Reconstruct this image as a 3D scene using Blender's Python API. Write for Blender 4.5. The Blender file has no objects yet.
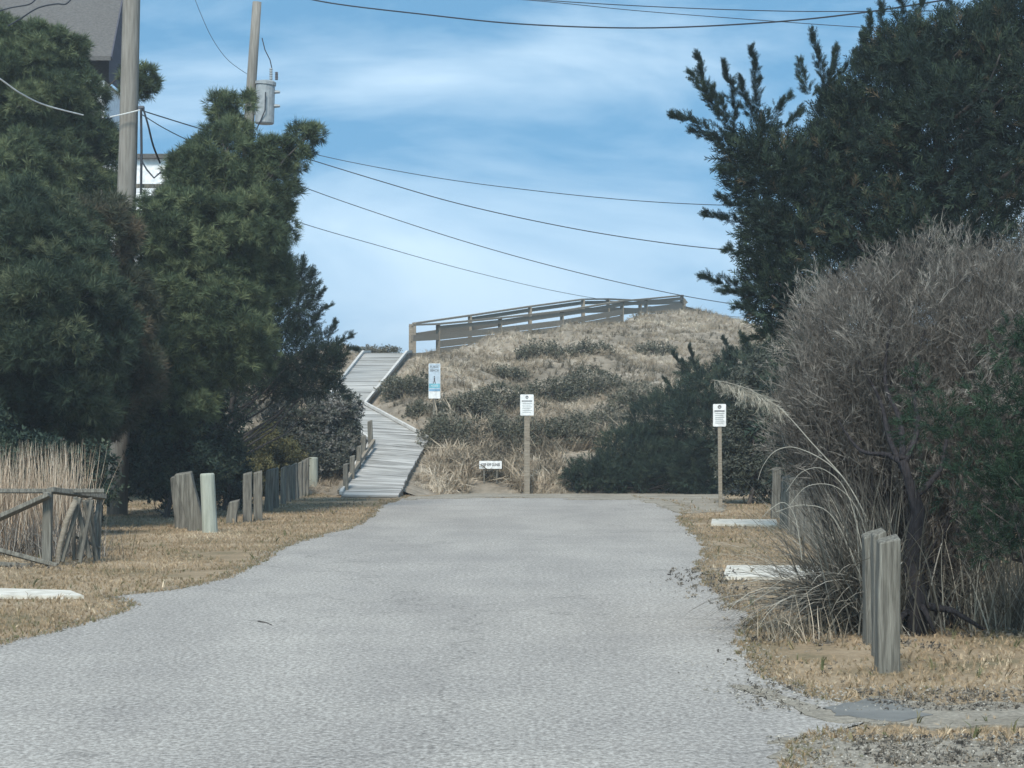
import bpy, math, random
import numpy as np
from mathutils import noise as mnoise, Vector

R = math.radians
random.seed(7)
rng = np.random.default_rng(11)
sc = bpy.context.scene
COL = sc.collection

# ------------------------------------------------------------ camera
F = 2190.0
CAMZ = 1.6
TH = math.atan(40.0 / F)
cam = bpy.data.cameras.new('camera')
cam.sensor_width = 36.0
cam.lens = F * 36.0 / 1024.0
cam.clip_end = 5000
co = bpy.data.objects.new('camera', cam)
co.location = (0, 0, CAMZ)
co.rotation_euler = (R(90) + TH, 0, 0)
COL.objects.link(co)
sc.camera = co

# ------------------------------------------------------------ light
SUN_AZ, SUN_EL = 193.0, 50.0      # azimuth clockwise from +Y
w = bpy.data.worlds.new('World')
sc.world = w
w.use_nodes = True
wn, wl = w.node_tree.nodes, w.node_tree.links
wn.clear()
wout = wn.new('ShaderNodeOutputWorld')
bg = wn.new('ShaderNodeBackground')
bg.inputs[1].default_value = 0.125
tc = wn.new('ShaderNodeTexCoord')
vadd = wn.new('ShaderNodeVectorMath'); vadd.operation = 'ADD'; vadd.inputs[1].default_value = (0, 0, 0.42)
vnor = wn.new('ShaderNodeVectorMath'); vnor.operation = 'NORMALIZE'
sky = wn.new('ShaderNodeTexSky'); sky.sky_type = 'NISHITA'; sky.sun_disc = False
sky.sun_elevation = R(SUN_EL); sky.sun_rotation = R(SUN_AZ)
sky.air_density = 1.0; sky.dust_density = 0.6; sky.ozone_density = 1.6
wl.new(tc.outputs['Generated'], vadd.inputs[0]); wl.new(vadd.outputs[0], vnor.inputs[0]); wl.new(vnor.outputs[0], sky.inputs[0])
mp = wn.new('ShaderNodeMapping'); mp.inputs['Scale'].default_value = (2.6, 2.6, 8.0); mp.inputs['Rotation'].default_value = (0, R(-17), 0)
mp.inputs['Location'].default_value = (1.3, 0.4, 0.35)
n1 = wn.new('ShaderNodeTexNoise'); n1.inputs['Scale'].default_value = 2.0; n1.inputs['Detail'].default_value = 7; n1.inputs['Roughness'].default_value = 0.55
n1.inputs['Distortion'].default_value = 0.5
cr = wn.new('ShaderNodeValToRGB')
cr.color_ramp.elements[0].position = 0.36; cr.color_ramp.elements[0].color = (0.02, 0.02, 0.02, 1)
cr.color_ramp.elements[1].position = 0.72; cr.color_ramp.elements[1].color = (0.56, 0.56, 0.56, 1)
wl.new(tc.outputs['Generated'], mp.inputs[0]); wl.new(mp.outputs[0], n1.inputs['Vector']); 
sx = wn.new('ShaderNodeSeparateXYZ'); mr = wn.new('ShaderNodeMapRange'); mr.inputs[1].default_value = 0.0; mr.inputs[2].default_value = 0.22; mr.inputs[3].default_value = 0.10; mr.inputs[4].default_value = -0.09
ad = wn.new('ShaderNodeMath'); ad.operation = 'ADD'
wl.new(tc.outputs['Generated'], sx.inputs[0]); wl.new(sx.outputs[2], mr.inputs[0]); wl.new(n1.outputs['Fac'], ad.inputs[0]); wl.new(mr.outputs[0], ad.inputs[1]); wl.new(ad.outputs[0], cr.inputs[0])
mx = wn.new('ShaderNodeMix'); mx.data_type = 'RGBA'
mx.inputs[7].default_value = (6.1, 7.15, 7.75, 1)
tint = wn.new('ShaderNodeMix'); tint.data_type = 'RGBA'; tint.blend_type = 'MULTIPLY'; tint.inputs[0].default_value = 1.0
tint.inputs[7].default_value = (0.70, 1.17, 1.13, 1)
wl.new(sky.outputs[0], tint.inputs[6])
wl.new(cr.outputs[0], mx.inputs[0]); wl.new(tint.outputs[2], mx.inputs[6]); wl.new(mx.outputs[2], bg.inputs[0])
wl.new(bg.outputs[0], wout.inputs[0])

sd = bpy.data.lights.new('sun', 'SUN'); sd.energy = 3.0; sd.angle = R(14); sd.color = (1.0, 0.94, 0.85)
so = bpy.data.objects.new('sun', sd); COL.objects.link(so)
sdir = Vector((math.sin(R(SUN_AZ)) * math.cos(R(SUN_EL)), math.cos(R(SUN_AZ)) * math.cos(R(SUN_EL)), math.sin(R(SUN_EL))))
so.rotation_euler = sdir.to_track_quat('Z', 'Y').to_euler()
so.location = (0, -10, 30)
sc.view_settings.view_transform = 'Standard'
sc.view_settings.look = 'None'
sc.view_settings.exposure = 0.72
sc.view_settings.gamma = 1.0
sc.view_settings.use_curve_mapping = False

# ------------------------------------------------------------ helpers
CT, ST = math.cos(TH), math.sin(TH)
def P(px, py, Y):
    """a point of the place at depth Y metres seen at picture position px, py"""
    u = 384.0 - py
    dy = CT * F - ST * u
    dz = ST * F + CT * u
    s = Y / dy
    return np.array([(px - 512.0) * s, Y, CAMZ + dz * s])
def PXM(Y):
    return F / Y
def GY(py):
    return CAMZ * F / (py - 424.0)
def G(px, py):
    Y = GY(py)
    p = P(px, py, Y); p[2] = 0
    return p

def tag(o, label=None, cat=None, group=None, kind=None):
    if label: o['label'] = label
    if cat: o['category'] = cat
    if group: o['group'] = group
    if kind: o['kind'] = kind
    return o

def empty(name, loc, label, cat, group=None):
    o = bpy.data.objects.new(name, None)
    o.empty_display_size = 0.2
    COL.objects.link(o); o.location = [float(c) for c in loc]
    return tag(o, label, cat, group)

def link(me, name, mat, parent=None, world=True):
    """links a mesh whose vertices are in world space; origin goes to the parent"""
    o = bpy.data.objects.new(name, me)
    COL.objects.link(o)
    if mat: me.materials.append(mat)
    if parent is not None:
        o.parent = parent
        if world:
            L = Vector((0, 0, 0)); q = parent
            while q is not None:
                L += q.location; q = q.parent
            o.location = -L + Vector((0, 0, 0))
            me.transform(__import__('mathutils').Matrix.Translation(-L)); o.location = (0, 0, 0)
    return o

class MB:
    def __init__(s): s.v = []; s.f = []
    def add(s, vs, fs):
        b = len(s.v); s.v += [tuple(map(float, q)) for q in vs]; s.f += [tuple(b + i for i in f) for f in fs]; return s
    def box(s, c, size, rot=None):
        x, y, z = [q / 2 for q in size]
        vs = [(-x, -y, -z), (x, -y, -z), (x, y, -z), (-x, y, -z), (-x, -y, z), (x, -y, z), (x, y, z), (-x, y, z)]
        if rot is not None:
            from mathutils import Euler
            M = Euler(rot).to_matrix(); vs = [tuple(M @ Vector(q)) for q in vs]
        vs = [(a + c[0], b + c[1], d + c[2]) for a, b, d in vs]
        return s.add(vs, [(3, 2, 1, 0), (4, 5, 6, 7), (0, 1, 5, 4), (1, 2, 6, 5), (2, 3, 7, 6), (3, 0, 4, 7)])
    def beam(s, a, b, w_, h_, up=(0, 0, 1)):
        a = Vector(a); b = Vector(b); d = (b - a).normalized(); u = Vector(up)
        r = d.cross(u)
        if r.length < 1e-4: r = Vector((1, 0, 0))
        r.normalize(); u = r.cross(d).normalized()
        vs = []
        for p in (a, b):
            for sx, sy in ((-1, -1), (1, -1), (1, 1), (-1, 1)):
                vs.append(p + r * sx * w_ / 2 + u * sy * h_ / 2)
        return s.add(vs, [(0, 1, 2, 3), (7, 6, 5, 4), (0, 4, 5, 1), (1, 5, 6, 2), (2, 6, 7, 3), (3, 7, 4, 0)])
    def tube(s, pts, rad, n=6, cap=True):
        pts = [Vector([float(c) for c in p]) for p in pts]
        if not hasattr(rad, '__len__'): rad = [rad] * len(pts)
        b = len(s.v); prev = None
        for i, p in enumerate(pts):
            d = (pts[min(i + 1, len(pts) - 1)] - pts[max(i - 1, 0)]).normalized()
            if prev is None:
                r = d.cross(Vector((0, 1, 0.13)));
                if r.length < 0.1: r = d.cross(Vector((1, 0, 0)))
            else:
                r = prev - d * prev.dot(d)
            r.normalize(); prev = r; u = d.cross(r)
            for k in range(n):
                a = 2 * math.pi * k / n
                q = p + (r * math.cos(a) + u * math.sin(a)) * rad[i]
                s.v.append((q.x, q.y, q.z))
        for i in range(len(pts) - 1):
            for k in range(n):
                k2 = (k + 1) % n
                s.f.append((b + i * n + k, b + i * n + k2, b + (i + 1) * n + k2, b + (i + 1) * n + k))
        if cap:
            s.f.append(tuple(b + k for k in reversed(range(n))))
            s.f.append(tuple(b + (len(pts) - 1) * n + k for k in range(n)))
        return s
    def build(s, name, mat, parent=None, smooth=False, bevel=0):
        me = bpy.data.meshes.new(name); me.from_pydata(s.v, [], s.f); me.update()
        if smooth: me.polygons.foreach_set('use_smooth', [True] * len(me.polygons))
        o = link(me, name, mat, parent)
        if bevel:
            m = o.modifiers.new('bevel', 'BEVEL'); m.width = bevel; m.segments = 1; m.limit_method = 'ANGLE'
        return o

def tri_mesh(name, V, T, tintv=None, mat=None, parent=None):
    V = np.ascontiguousarray(V, dtype=np.float32).reshape(-1, 3); T = np.ascontiguousarray(T, dtype=np.int32).reshape(-1, 3)
    me = bpy.data.meshes.new(name)
    me.vertices.add(len(V)); me.vertices.foreach_set('co', V.ravel())
    me.loops.add(T.size); me.loops.foreach_set('vertex_index', T.ravel())
    me.polygons.add(len(T)); me.polygons.foreach_set('loop_start', np.arange(0, T.size, 3, dtype=np.int32))
    me.update(calc_edges=True)
    if tintv is not None:
        a = me.attributes.new('tint', 'FLOAT', 'POINT'); a.data.foreach_set('value', np.ascontiguousarray(tintv, dtype=np.float32))
    return link(me, name, mat, parent)

def unit(a):
    return a / np.maximum(np.linalg.norm(a, axis=-1, keepdims=True), 1e-9)

def scatter(tv, tf, pos, dirn, scale, tint=None):
    """copies a small template (grows along +Z) to every position; returns V, T, tint"""
    N = len(pos); d = unit(dirn)
    ref = unit(rng.normal(size=(N, 3)))
    x = unit(np.cross(ref, d)); y = np.cross(d, x)
    sc_ = np.asarray(scale).reshape(N, 1, 1)
    V = (tv[None, :, 0:1] * x[:, None] + tv[None, :, 1:2] * y[:, None] + tv[None, :, 2:3] * d[:, None]) * sc_ + pos[:, None]
    n = len(tv)
    T = tf[None] + (np.arange(N) * n)[:, None, None]
    if tint is None: tint = rng.random(N)
    return V.reshape(-1, 3), T.reshape(-1, 3), np.repeat(tint, n)

def merge(parts):
    Vs, Ts, Cs = [], [], []; b = 0
    for V, T, C in parts:
        Vs.append(V); Ts.append(T + b); Cs.append(C); b += len(V)
    return np.concatenate(Vs), np.concatenate(Ts), np.concatenate(Cs)

def smooth(pts, k=5):
    K = [np.array(p) for p in pts]; out = []
    for i in range(len(K) - 1):
        p0, p1, p2, p3 = K[max(i - 1, 0)], K[i], K[i + 1], K[min(i + 2, len(K) - 1)]
        for j in range(k):
            t_ = j / k; out.append(.5 * (2 * p1 + (p2 - p0) * t_ + (2 * p0 - 5 * p1 + 4 * p2 - p3) * t_ ** 2 + (3 * p1 - p0 - 3 * p2 + p3) * t_ ** 3))
    return out + [K[-1]]
# ---- leaf templates (unit size, growing along +Z)
def blades(items):
    """items: (base, tip, width) -> thin triangles"""
    V, T = [], []
    for a, b, wd in items:
        a = np.array(a, float); b = np.array(b, float); d = b - a
        s = np.cross(d, rng.normal(size=3)); s = s / np.linalg.norm(s) * wd / 2
        m = a + d * 0.35
        i = len(V); V += [a, m + s, m - s, b]; T += [(i, i + 1, i + 2), (i + 1, i + 3, i + 2)]
    return np.array(V), np.array(T)
def cedar_tpl(k=15):
    it = [((0, 0, 0), (0, 0, 1), 0.05)]
    for i in range(k):
        t = 0.05 + 0.85 * i / k; a = i * 2.4 + rng.random() * .6; l = 0.34 * (1 - t) + 0.13
        o = np.array([math.cos(a), math.sin(a), 0]) * 0.75 * l
        it.append(((0, 0, t), (o[0], o[1], t + l * 0.9), 0.055))
    return blades(it)
def pine_tpl(k=30):
    it = []
    for i in range(k):
        t = rng.random() * 0.45; a = rng.random() * 6.28; e = R(15 + 65 * rng.random()); l = 0.75 + 0.3 * rng.random()
        it.append(((0, 0, t), (math.cos(a) * math.sin(e) * l, math.sin(a) * math.sin(e) * l, t + math.cos(e) * l), 0.055))
    return blades(it)
def leaf_tpl(k=9):
    it = []
    for i in range(k):
        t = rng.random() * 0.8; a = rng.random() * 6.28; e = R(25 + 70 * rng.random()); l = 0.38 + 0.2 * rng.random()
        it.append(((0, 0, t), (math.cos(a) * math.sin(e) * l, math.sin(a) * math.sin(e) * l, t + math.cos(e) * l), 0.2))
    return blades(it)
def twig_tpl(k=7):
    it = [((0, 0, 0), (rng.normal() * .05, rng.normal() * .05, 1), 0.022)]
    for i in range(k):
        t = 0.15 + 0.75 * rng.random(); a = rng.random() * 6.28; e = R(18 + 25 * rng.random()); l = 0.25 + 0.4 * rng.random() * (1.1 - t)
        it.append(((0, 0, t), (math.cos(a) * math.sin(e) * l, math.sin(a) * math.sin(e) * l, t + math.cos(e) * l), 0.018))
    return blades(it)
def grass_tpl(k=12, spread=0.5, wd=0.03):
    V, T = [], []
    for i in range(k):
        a = rng.random() * 6.28; l = 0.6 + 0.4 * rng.random(); sp = spread * rng.random()
        b = np.array([rng.normal() * .08, rng.normal() * .08, 0]); o = np.array([math.cos(a), math.sin(a), 0])
        m = b + o * sp * 0.35 * l + np.array([0, 0, 0.6 * l]); t = b + o * sp * l * 1.1 + np.array([0, 0, l * (1 - 0.25 * sp)])
        s = np.cross(o, [0, 0, 1]) * wd / 2 + rng.normal(size=3) * wd * .2
        i0 = len(V); V += [b - s, b + s, m - s * .8, m + s * .8, t]
        T += [(i0, i0 + 1, i0 + 2), (i0 + 1, i0 + 3, i0 + 2), (i0 + 2, i0 + 3, i0 + 4)]
    return np.array(V), np.array(T)
TPL = {'cedar': [cedar_tpl() for _ in range(4)], 'pine': [pine_tpl() for _ in range(4)],
       'leaf': [leaf_tpl() for _ in range(4)], 'twig': [twig_tpl() for _ in range(5)],
       'grass': [grass_tpl() for _ in range(4)], 'short': [grass_tpl(7, 0.9, 0.06) for _ in range(4)], 'tangle': [grass_tpl(14, 1.35, 0.035) for _ in range(5)]}
def mixtpl():
    a = twig_tpl(6); b_ = leaf_tpl(5); return np.concatenate([a[0], b_[0] * [1, 1, 1]]), np.concatenate([a[1], b_[1] + len(a[0])])
TPL['twigleaf'] = [mixtpl() for _ in range(5)]
def scatter_mix(kind, pos, dirn, scale, tint):
    T = TPL[kind]; idx = rng.integers(0, len(T), len(pos)); out = []
    for k, (tv, tf) in enumerate(T):
        m = idx == k
        if m.any(): out.append(scatter(tv, tf, pos[m], dirn[m], scale[m], tint[m]))
    return merge(out)

# ------------------------------------------------------------ materials
def new_mat(name, rough=0.85, spec=0.25):
    m = bpy.data.materials.new(name); m.use_nodes = True
    b = m.node_tree.nodes['Principled BSDF']; b.inputs['Roughness'].default_value = rough; b.inputs['Specular IOR Level'].default_value = spec
    return m, m.node_tree.nodes, m.node_tree.links, b
def ramp(n, stops):
    r = n.new('ShaderNodeValToRGB'); e = r.color_ramp.elements
    e[0].position, e[0].color = stops[0][0], (*stops[0][1], 1)
    e[1].position, e[1].color = stops[-1][0], (*stops[-1][1], 1)
    for p, c in stops[1:-1]:
        q = e.new(p); q.color = (*c, 1)
    return r
def plain(name, c, rough=0.7, spec=0.3, metal=0.0):
    m, n, l, b = new_mat(name, rough, spec)
    tcn = n.new('ShaderNodeTexCoord'); t = n.new('ShaderNodeTexNoise'); t.inputs['Scale'].default_value = 9; t.inputs['Detail'].default_value = 6
    l.new(tcn.outputs['Object'], t.inputs['Vector'])
    r = ramp(n, [(0.3, tuple(q * 0.78 for q in c)), (0.7, tuple(min(1, q * 1.12) for q in c))])
    l.new(t.outputs['Fac'], r.inputs[0]); l.new(r.outputs[0], b.inputs['Base Color']); b.inputs['Metallic'].default_value = metal
    return m
def tinted(name, stops, rough=0.75, spec=0.2, trans=0.0):
    m, n, l, b = new_mat(name, rough, spec)
    a = n.new('ShaderNodeAttribute'); a.attribute_name = 'tint'
    r = ramp(n, stops); l.new(a.outputs['Fac'], r.inputs[0]); l.new(r.outputs[0], b.inputs['Base Color'])
    if trans:
        tr = n.new('ShaderNodeBsdfTranslucent'); ms = n.new('ShaderNodeMixShader'); ms.inputs[0].default_value = trans
        l.new(r.outputs[0], tr.inputs[0]); l.new(b.outputs[0], ms.inputs[1]); l.new(tr.outputs[0], ms.inputs[2])
        l.new(ms.outputs[0], n['Material Output'].inputs[0])
    return m
def noise_mat(name, scale, stops, vec=(1, 1, 1), detail=6, rough=0.9, bump=0.0, bscale=None, rotz=0, spec=0.2, coord='Object', dist=0.01):
    m, n, l, b = new_mat(name, rough, spec)
    tcn = n.new('ShaderNodeTexCoord'); mpn = n.new('ShaderNodeMapping'); mpn.inputs['Scale'].default_value = vec
    l.new(tcn.outputs[coord], mpn.inputs[0])
    t = n.new('ShaderNodeTexNoise'); t.inputs['Scale'].default_value = scale; t.inputs['Detail'].default_value = detail; t.inputs['Roughness'].default_value = 0.6
    l.new(mpn.outputs[0], t.inputs['Vector']); r = ramp(n, stops); l.new(t.outputs['Fac'], r.inputs[0]); l.new(r.outputs[0], b.inputs['Base Color'])
    if bump:
        t2 = n.new('ShaderNodeTexNoise'); t2.inputs['Scale'].default_value = bscale or scale * 3; t2.inputs['Detail'].default_value = 5
        l.new(mpn.outputs[0], t2.inputs['Vector'])
        bp = n.new('ShaderNodeBump'); bp.inputs['Strength'].default_value = bump; bp.inputs['Distance'].default_value = dist
        l.new(t2.outputs['Fac'], bp.inputs['Height']); l.new(bp.outputs[0], b.inputs['Normal'])
    return m

M = {}
M['wood'] = noise_mat('weathered_wood', 7, [(0.25, (0.055, 0.052, 0.044)), (0.5, (0.14, 0.132, 0.112)), (0.75, (0.26, 0.25, 0.215))], vec=(7, 7, 0.4), bump=1.0, bscale=14)
M['wood_dark'] = noise_mat('old_dark_wood', 6, [(0.3, (0.06, 0.058, 0.05)), (0.7, (0.19, 0.18, 0.155))], vec=(5, 5, 0.6), bump=0.5, bscale=18)
M['wood_rail'] = noise_mat('weathered_rail_wood', 7, [(0.25, (0.13, 0.112, 0.088)), (0.75, (0.32, 0.28, 0.225))], vec=(0.8, 6, 6), bump=0.4, bscale=18)
M['pole'] = noise_mat('pole_wood', 5, [(0.25, (0.12, 0.11, 0.095)), (0.5, (0.20, 0.187, 0.165)), (0.8, (0.28, 0.265, 0.24))], vec=(5, 5, 0.35), bump=0.4, bscale=16)
M['pale_post'] = noise_mat('pale_green_post', 4, [(0.25, (0.24, 0.255, 0.215)), (0.75, (0.38, 0.395, 0.34))], vec=(4, 4, 0.6), bump=0.15)
M['concrete'] = noise_mat('pale_concrete', 6, [(0.3, (0.36, 0.33, 0.275)), (0.5, (0.52, 0.49, 0.43)), (0.75, (0.64, 0.61, 0.55))], bump=0.2)
M['bark'] = noise_mat('bark', 9, [(0.3, (0.035, 0.03, 0.028)), (0.75, (0.12, 0.105, 0.095))], vec=(4, 4, 1), bump=0.8, bscale=14, dist=0.03)
M['bark_dark'] = noise_mat('dark_bark', 9, [(0.3, (0.012, 0.011, 0.013)), (0.75, (0.045, 0.04, 0.042))], vec=(4, 4, 1), bump=0.8, bscale=14, dist=0.03)
M['cable'] = plain('cable', (0.03, 0.035, 0.045), 0.6)
M['cable_pale'] = plain('pale_cable', (0.6, 0.6, 0.58), 0.5)
M['white'] = plain('white_paint', (0.72, 0.73, 0.74), 0.5)
M['sign_white'] = plain('sign_white', (0.74, 0.75, 0.75), 0.45)
M['sign_ink'] = plain('sign_ink', (0.10, 0.10, 0.11), 0.6)
M['sign_blue'] = plain('sign_blue', (0.20, 0.36, 0.52), 0.5)
M['sign_pale_blue'] = plain('sign_pale_blue', (0.45, 0.53, 0.60), 0.5)
M['sign_teal'] = plain('sign_teal', (0.17, 0.42, 0.50), 0.5)
M['metal'] = plain('grey_metal', (0.27, 0.29, 0.30), 0.5, 0.5)
M['metal_dark'] = plain('dark_metal', (0.09, 0.09, 0.10), 0.5, 0.5)
M['shingle'] = noise_mat('grey_shingles', 14, [(0.3, (0.07, 0.068, 0.066)), (0.7, (0.135, 0.13, 0.125))], vec=(1, 1, 2.5), bump=0.5)
M['siding_dark'] = noise_mat('dark_siding', 5, [(0.3, (0.055, 0.055, 0.07)), (0.7, (0.085, 0.085, 0.105))], vec=(1, 1, 6))
M['glass'] = plain('window_glass', (0.06, 0.08, 0.10), 0.08, 0.6)
M['cedar'] = tinted('cedar_foliage', [(0, (0.011, 0.021, 0.018)), (0.5, (0.024, 0.042, 0.031)), (0.93, (0.055, 0.078, 0.045)), (1, (0.10, 0.08, 0.05))], trans=0.12)
M['cedar_green'] = tinted('green_cedar_foliage', [(0, (0.012, 0.029, 0.018)), (1, (0.036, 0.066, 0.036))], trans=0.12)
M['pine'] = tinted('pine_foliage', [(0, (0.028, 0.043, 0.024)), (0.5, (0.075, 0.105, 0.055)), (1, (0.165, 0.195, 0.10))], trans=0.12)
M['brown_pine'] = tinted('browning_foliage', [(0, (0.035, 0.048, 0.032)), (0.55, (0.075, 0.08, 0.052)), (1, (0.115, 0.09, 0.06))], trans=0.1)
M['shade_pine'] = tinted('shaded_pine_foliage', [(0, (0.020, 0.034, 0.023)), (0.6, (0.052, 0.077, 0.047)), (1, (0.11, 0.125, 0.07))], trans=0.1)  # darker copy of the pine greens, with shade put into the colour
M['dark_leaf'] = tinted('dark_shrub_foliage', [(0, (0.012, 0.024, 0.019)), (0.7, (0.034, 0.055, 0.038)), (1, (0.07, 0.085, 0.055))], trans=0.08)
M['grey_leaf'] = tinted('grey_shrub_foliage', [(0, (0.04, 0.05, 0.035)), (0.6, (0.10, 0.105, 0.085)), (1, (0.25, 0.235, 0.215))], trans=0.1)
M['olive_leaf'] = tinted('olive_shrub_foliage', [(0, (0.05, 0.055, 0.025)), (1, (0.15, 0.135, 0.06))], trans=0.1)
M['dune_leaf'] = tinted('dune_shrub_foliage', [(0, (0.06, 0.065, 0.045)), (0.5, (0.11, 0.112, 0.08)), (1, (0.24, 0.215, 0.17))], trans=0.1)
M['twigs'] = tinted('bare_twigs', [(0, (0.045, 0.040, 0.035)), (0.55, (0.118, 0.106, 0.092)), (1, (0.29, 0.268, 0.235))], trans=0.05)
M['dead_leaf'] = tinted('dry_leaves', [(0, (0.09, 0.08, 0.06)), (0.6, (0.24, 0.215, 0.17)), (1, (0.46, 0.43, 0.36))], trans=0.1)
M['tan_grass'] = tinted('tan_grass', [(0, (0.26, 0.19, 0.13)), (0.5, (0.50, 0.39, 0.29)), (1, (0.70, 0.60, 0.48))], trans=0.15)
M['dune_grass'] = tinted('dune_grass', [(0, (0.095, 0.09, 0.068)), (0.42, (0.255, 0.212, 0.155)), (0.8, (0.43, 0.355, 0.265)), (1, (0.58, 0.51, 0.41))], trans=0.15)
M['verge_grass'] = tinted('verge_grass', [(0, (0.12, 0.13, 0.06)), (0.3, (0.25, 0.185, 0.11)), (0.75, (0.42, 0.31, 0.20)), (1, (0.56, 0.46, 0.33))], trans=0.1)
M['debris'] = tinted('leaf_debris', [(0, (0.05, 0.045, 0.04)), (1, (0.24, 0.21, 0.17))])

# asphalt: aged aggregate with patches
m, n, l, b = new_mat('worn_asphalt', 0.92, 0.15); M['asphalt'] = m
tcn = n.new('ShaderNodeTexCoord')
mpa = n.new('ShaderNodeMapping'); mpa.inputs['Scale'].default_value = (1.0, 0.7, 1); l.new(tcn.outputs['Object'], mpa.inputs[0])
ta = n.new('ShaderNodeTexNoise'); ta.inputs['Scale'].default_value = 34; ta.inputs['Detail'].default_value = 4; ta.inputs['Roughness'].default_value = 0.75
l.new(mpa.outputs[0], ta.inputs['Vector'])
ra = ramp(n, [(0.33, (0.158, 0.147, 0.134)), (0.50, (0.290, 0.27, 0.247)), (0.67, (0.46, 0.438, 0.402))]); l.new(ta.outputs['Fac'], ra.inputs[0])
tb = n.new('ShaderNodeTexNoise'); tb.inputs['Scale'].default_value = 0.75; tb.inputs['Detail'].default_value = 5; l.new(tcn.outputs['Object'], tb.inputs['Vector'])
rb = ramp(n, [(0.32, (0.92, 0.92, 0.925)), (0.68, (1.05, 1.05, 1.045))]); l.new(tb.outputs['Fac'], rb.inputs[0])
mm = n.new('ShaderNodeMix'); mm.data_type = 'RGBA'; mm.blend_type = 'MULTIPLY'; mm.inputs[0].default_value = 1
l.new(ra.outputs[0], mm.inputs[6]); l.new(rb.outputs[0], mm.inputs[7])
mpw = n.new('ShaderNodeMapping'); mpw.inputs['Scale'].default_value = (0.55, 0.10, 1); mpw.inputs['Rotation'].default_value = (0, 0, R(-3)); l.new(tcn.outputs['Object'], mpw.inputs[0])
tw_ = n.new('ShaderNodeTexNoise'); tw_.inputs['Scale'].default_value = 1.6; tw_.inputs['Detail'].default_value = 3; l.new(mpw.outputs[0], tw_.inputs['Vector'])
rw = ramp(n, [(0.35, (0.88, 0.88, 0.885)), (0.62, (1.04, 1.04, 1.035))]); l.new(tw_.outputs['Fac'], rw.inputs[0])
vo = n.new('ShaderNodeTexVoronoi'); vo.feature = 'DISTANCE_TO_EDGE'; vo.inputs['Scale'].default_value = 0.16
tq = n.new('ShaderNodeTexNoise'); tq.inputs['Scale'].default_value = 2.2; tq.inputs['Detail'].default_value = 6; l.new(tcn.outputs['Object'], tq.inputs['Vector'])
vm = n.new('ShaderNodeMix'); vm.data_type = 'RGBA'; vm.blend_type = 'LINEAR_LIGHT'; vm.inputs[0].default_value = 0.5; l.new(tcn.outputs['Object'], vm.inputs[6]); l.new(tq.outputs['Color'], vm.inputs[7]); l.new(vm.outputs[2], vo.inputs['Vector'])
rv = ramp(n, [(0.0012, (0.72, 0.72, 0.72)), (0.004, (1, 1, 1))]); l.new(vo.outputs['Distance'], rv.inputs[0])
m2 = n.new('ShaderNodeMix'); m2.data_type = 'RGBA'; m2.blend_type = 'MULTIPLY'; m2.inputs[0].default_value = 1
m3 = n.new('ShaderNodeMix'); m3.data_type = 'RGBA'; m3.blend_type = 'MULTIPLY'; m3.inputs[0].default_value = 1
l.new(mm.outputs[2], m2.inputs[6]); l.new(rw.outputs[0], m2.inputs[7]); l.new(m2.outputs[2], m3.inputs[6]); l.new(rv.outputs[0], m3.inputs[7]); l.new(m3.outputs[2], b.inputs['Base Color'])
bp = n.new('ShaderNodeBump'); bp.inputs['Strength'].default_value = 0.5; bp.inputs['Distance'].default_value = 0.006; l.new(ta.outputs['Fac'], bp.inputs['Height']); l.new(bp.outputs[0], b.inputs['Normal'])

def two_noise(name, s1, st1, s2, st2, bump=0.6):
    m, n, l, b = new_mat(name, 0.95, 0.1)
    tcn = n.new('ShaderNodeTexCoord')
    a = n.new('ShaderNodeTexNoise'); a.inputs['Scale'].default_value = s1; a.inputs['Detail'].default_value = 7; a.inputs['Roughness'].default_value = .65
    c = n.new('ShaderNodeTexNoise'); c.inputs['Scale'].default_value = s2; c.inputs['Detail'].default_value = 6; c.inputs['Roughness'].default_value = .7
    l.new(tcn.outputs['Object'], a.inputs['Vector']); l.new(tcn.outputs['Object'], c.inputs['Vector'])
    r1 = ramp(n, st1); r2 = ramp(n, st2); l.new(a.outputs['Fac'], r1.inputs[0]); l.new(c.outputs['Fac'], r2.inputs[0])
    x = n.new('ShaderNodeMix'); x.data_type = 'RGBA'; x.blend_type = 'MULTIPLY'; x.inputs[0].default_value = 1
    l.new(r1.outputs[0], x.inputs[6]); l.new(r2.outputs[0], x.inputs[7]); l.new(x.outputs[2], b.inputs['Base Color'])
    bp = n.new('ShaderNodeBump'); bp.inputs['Strength'].default_value = bump; bp.inputs['Distance'].default_value = 0.03
    l.new(c.outputs['Fac'], bp.inputs['Height']); l.new(bp.outputs[0], b.inputs['Normal'])
    return m
M['ground'] = two_noise('sandy_turf', 0.9, [(0.3, (0.15, 0.135, 0.085)), (0.5, (0.28, 0.215, 0.145)), (0.7, (0.41, 0.335, 0.245))], 22, [(0.3, (0.62, 0.62, 0.60)), (0.7, (1.15, 1.12, 1.08))])
M['sand'] = two_noise('pale_sand_gravel', 1.3, [(0.3, (0.22, 0.195, 0.155)), (0.7, (0.37, 0.335, 0.28))], 30, [(0.34, (0.55, 0.55, 0.55)), (0.62, (1.08, 1.08, 1.08))])
M['dune'] = two_noise('dune_sand', 0.9, [(0.3, (0.15, 0.13, 0.10)), (0.55, (0.28, 0.24, 0.19)), (0.75, (0.50, 0.445, 0.37))], 5, [(0.3, (0.62, 0.62, 0.62)), (0.7, (1.12, 1.12, 1.12))], 1.0)
M['puddle'] = noise_mat('damp_patch', 3, [(0.3, (0.12, 0.118, 0.11)), (0.7, (0.20, 0.195, 0.18))], rough=0.55, spec=0.25)

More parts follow.
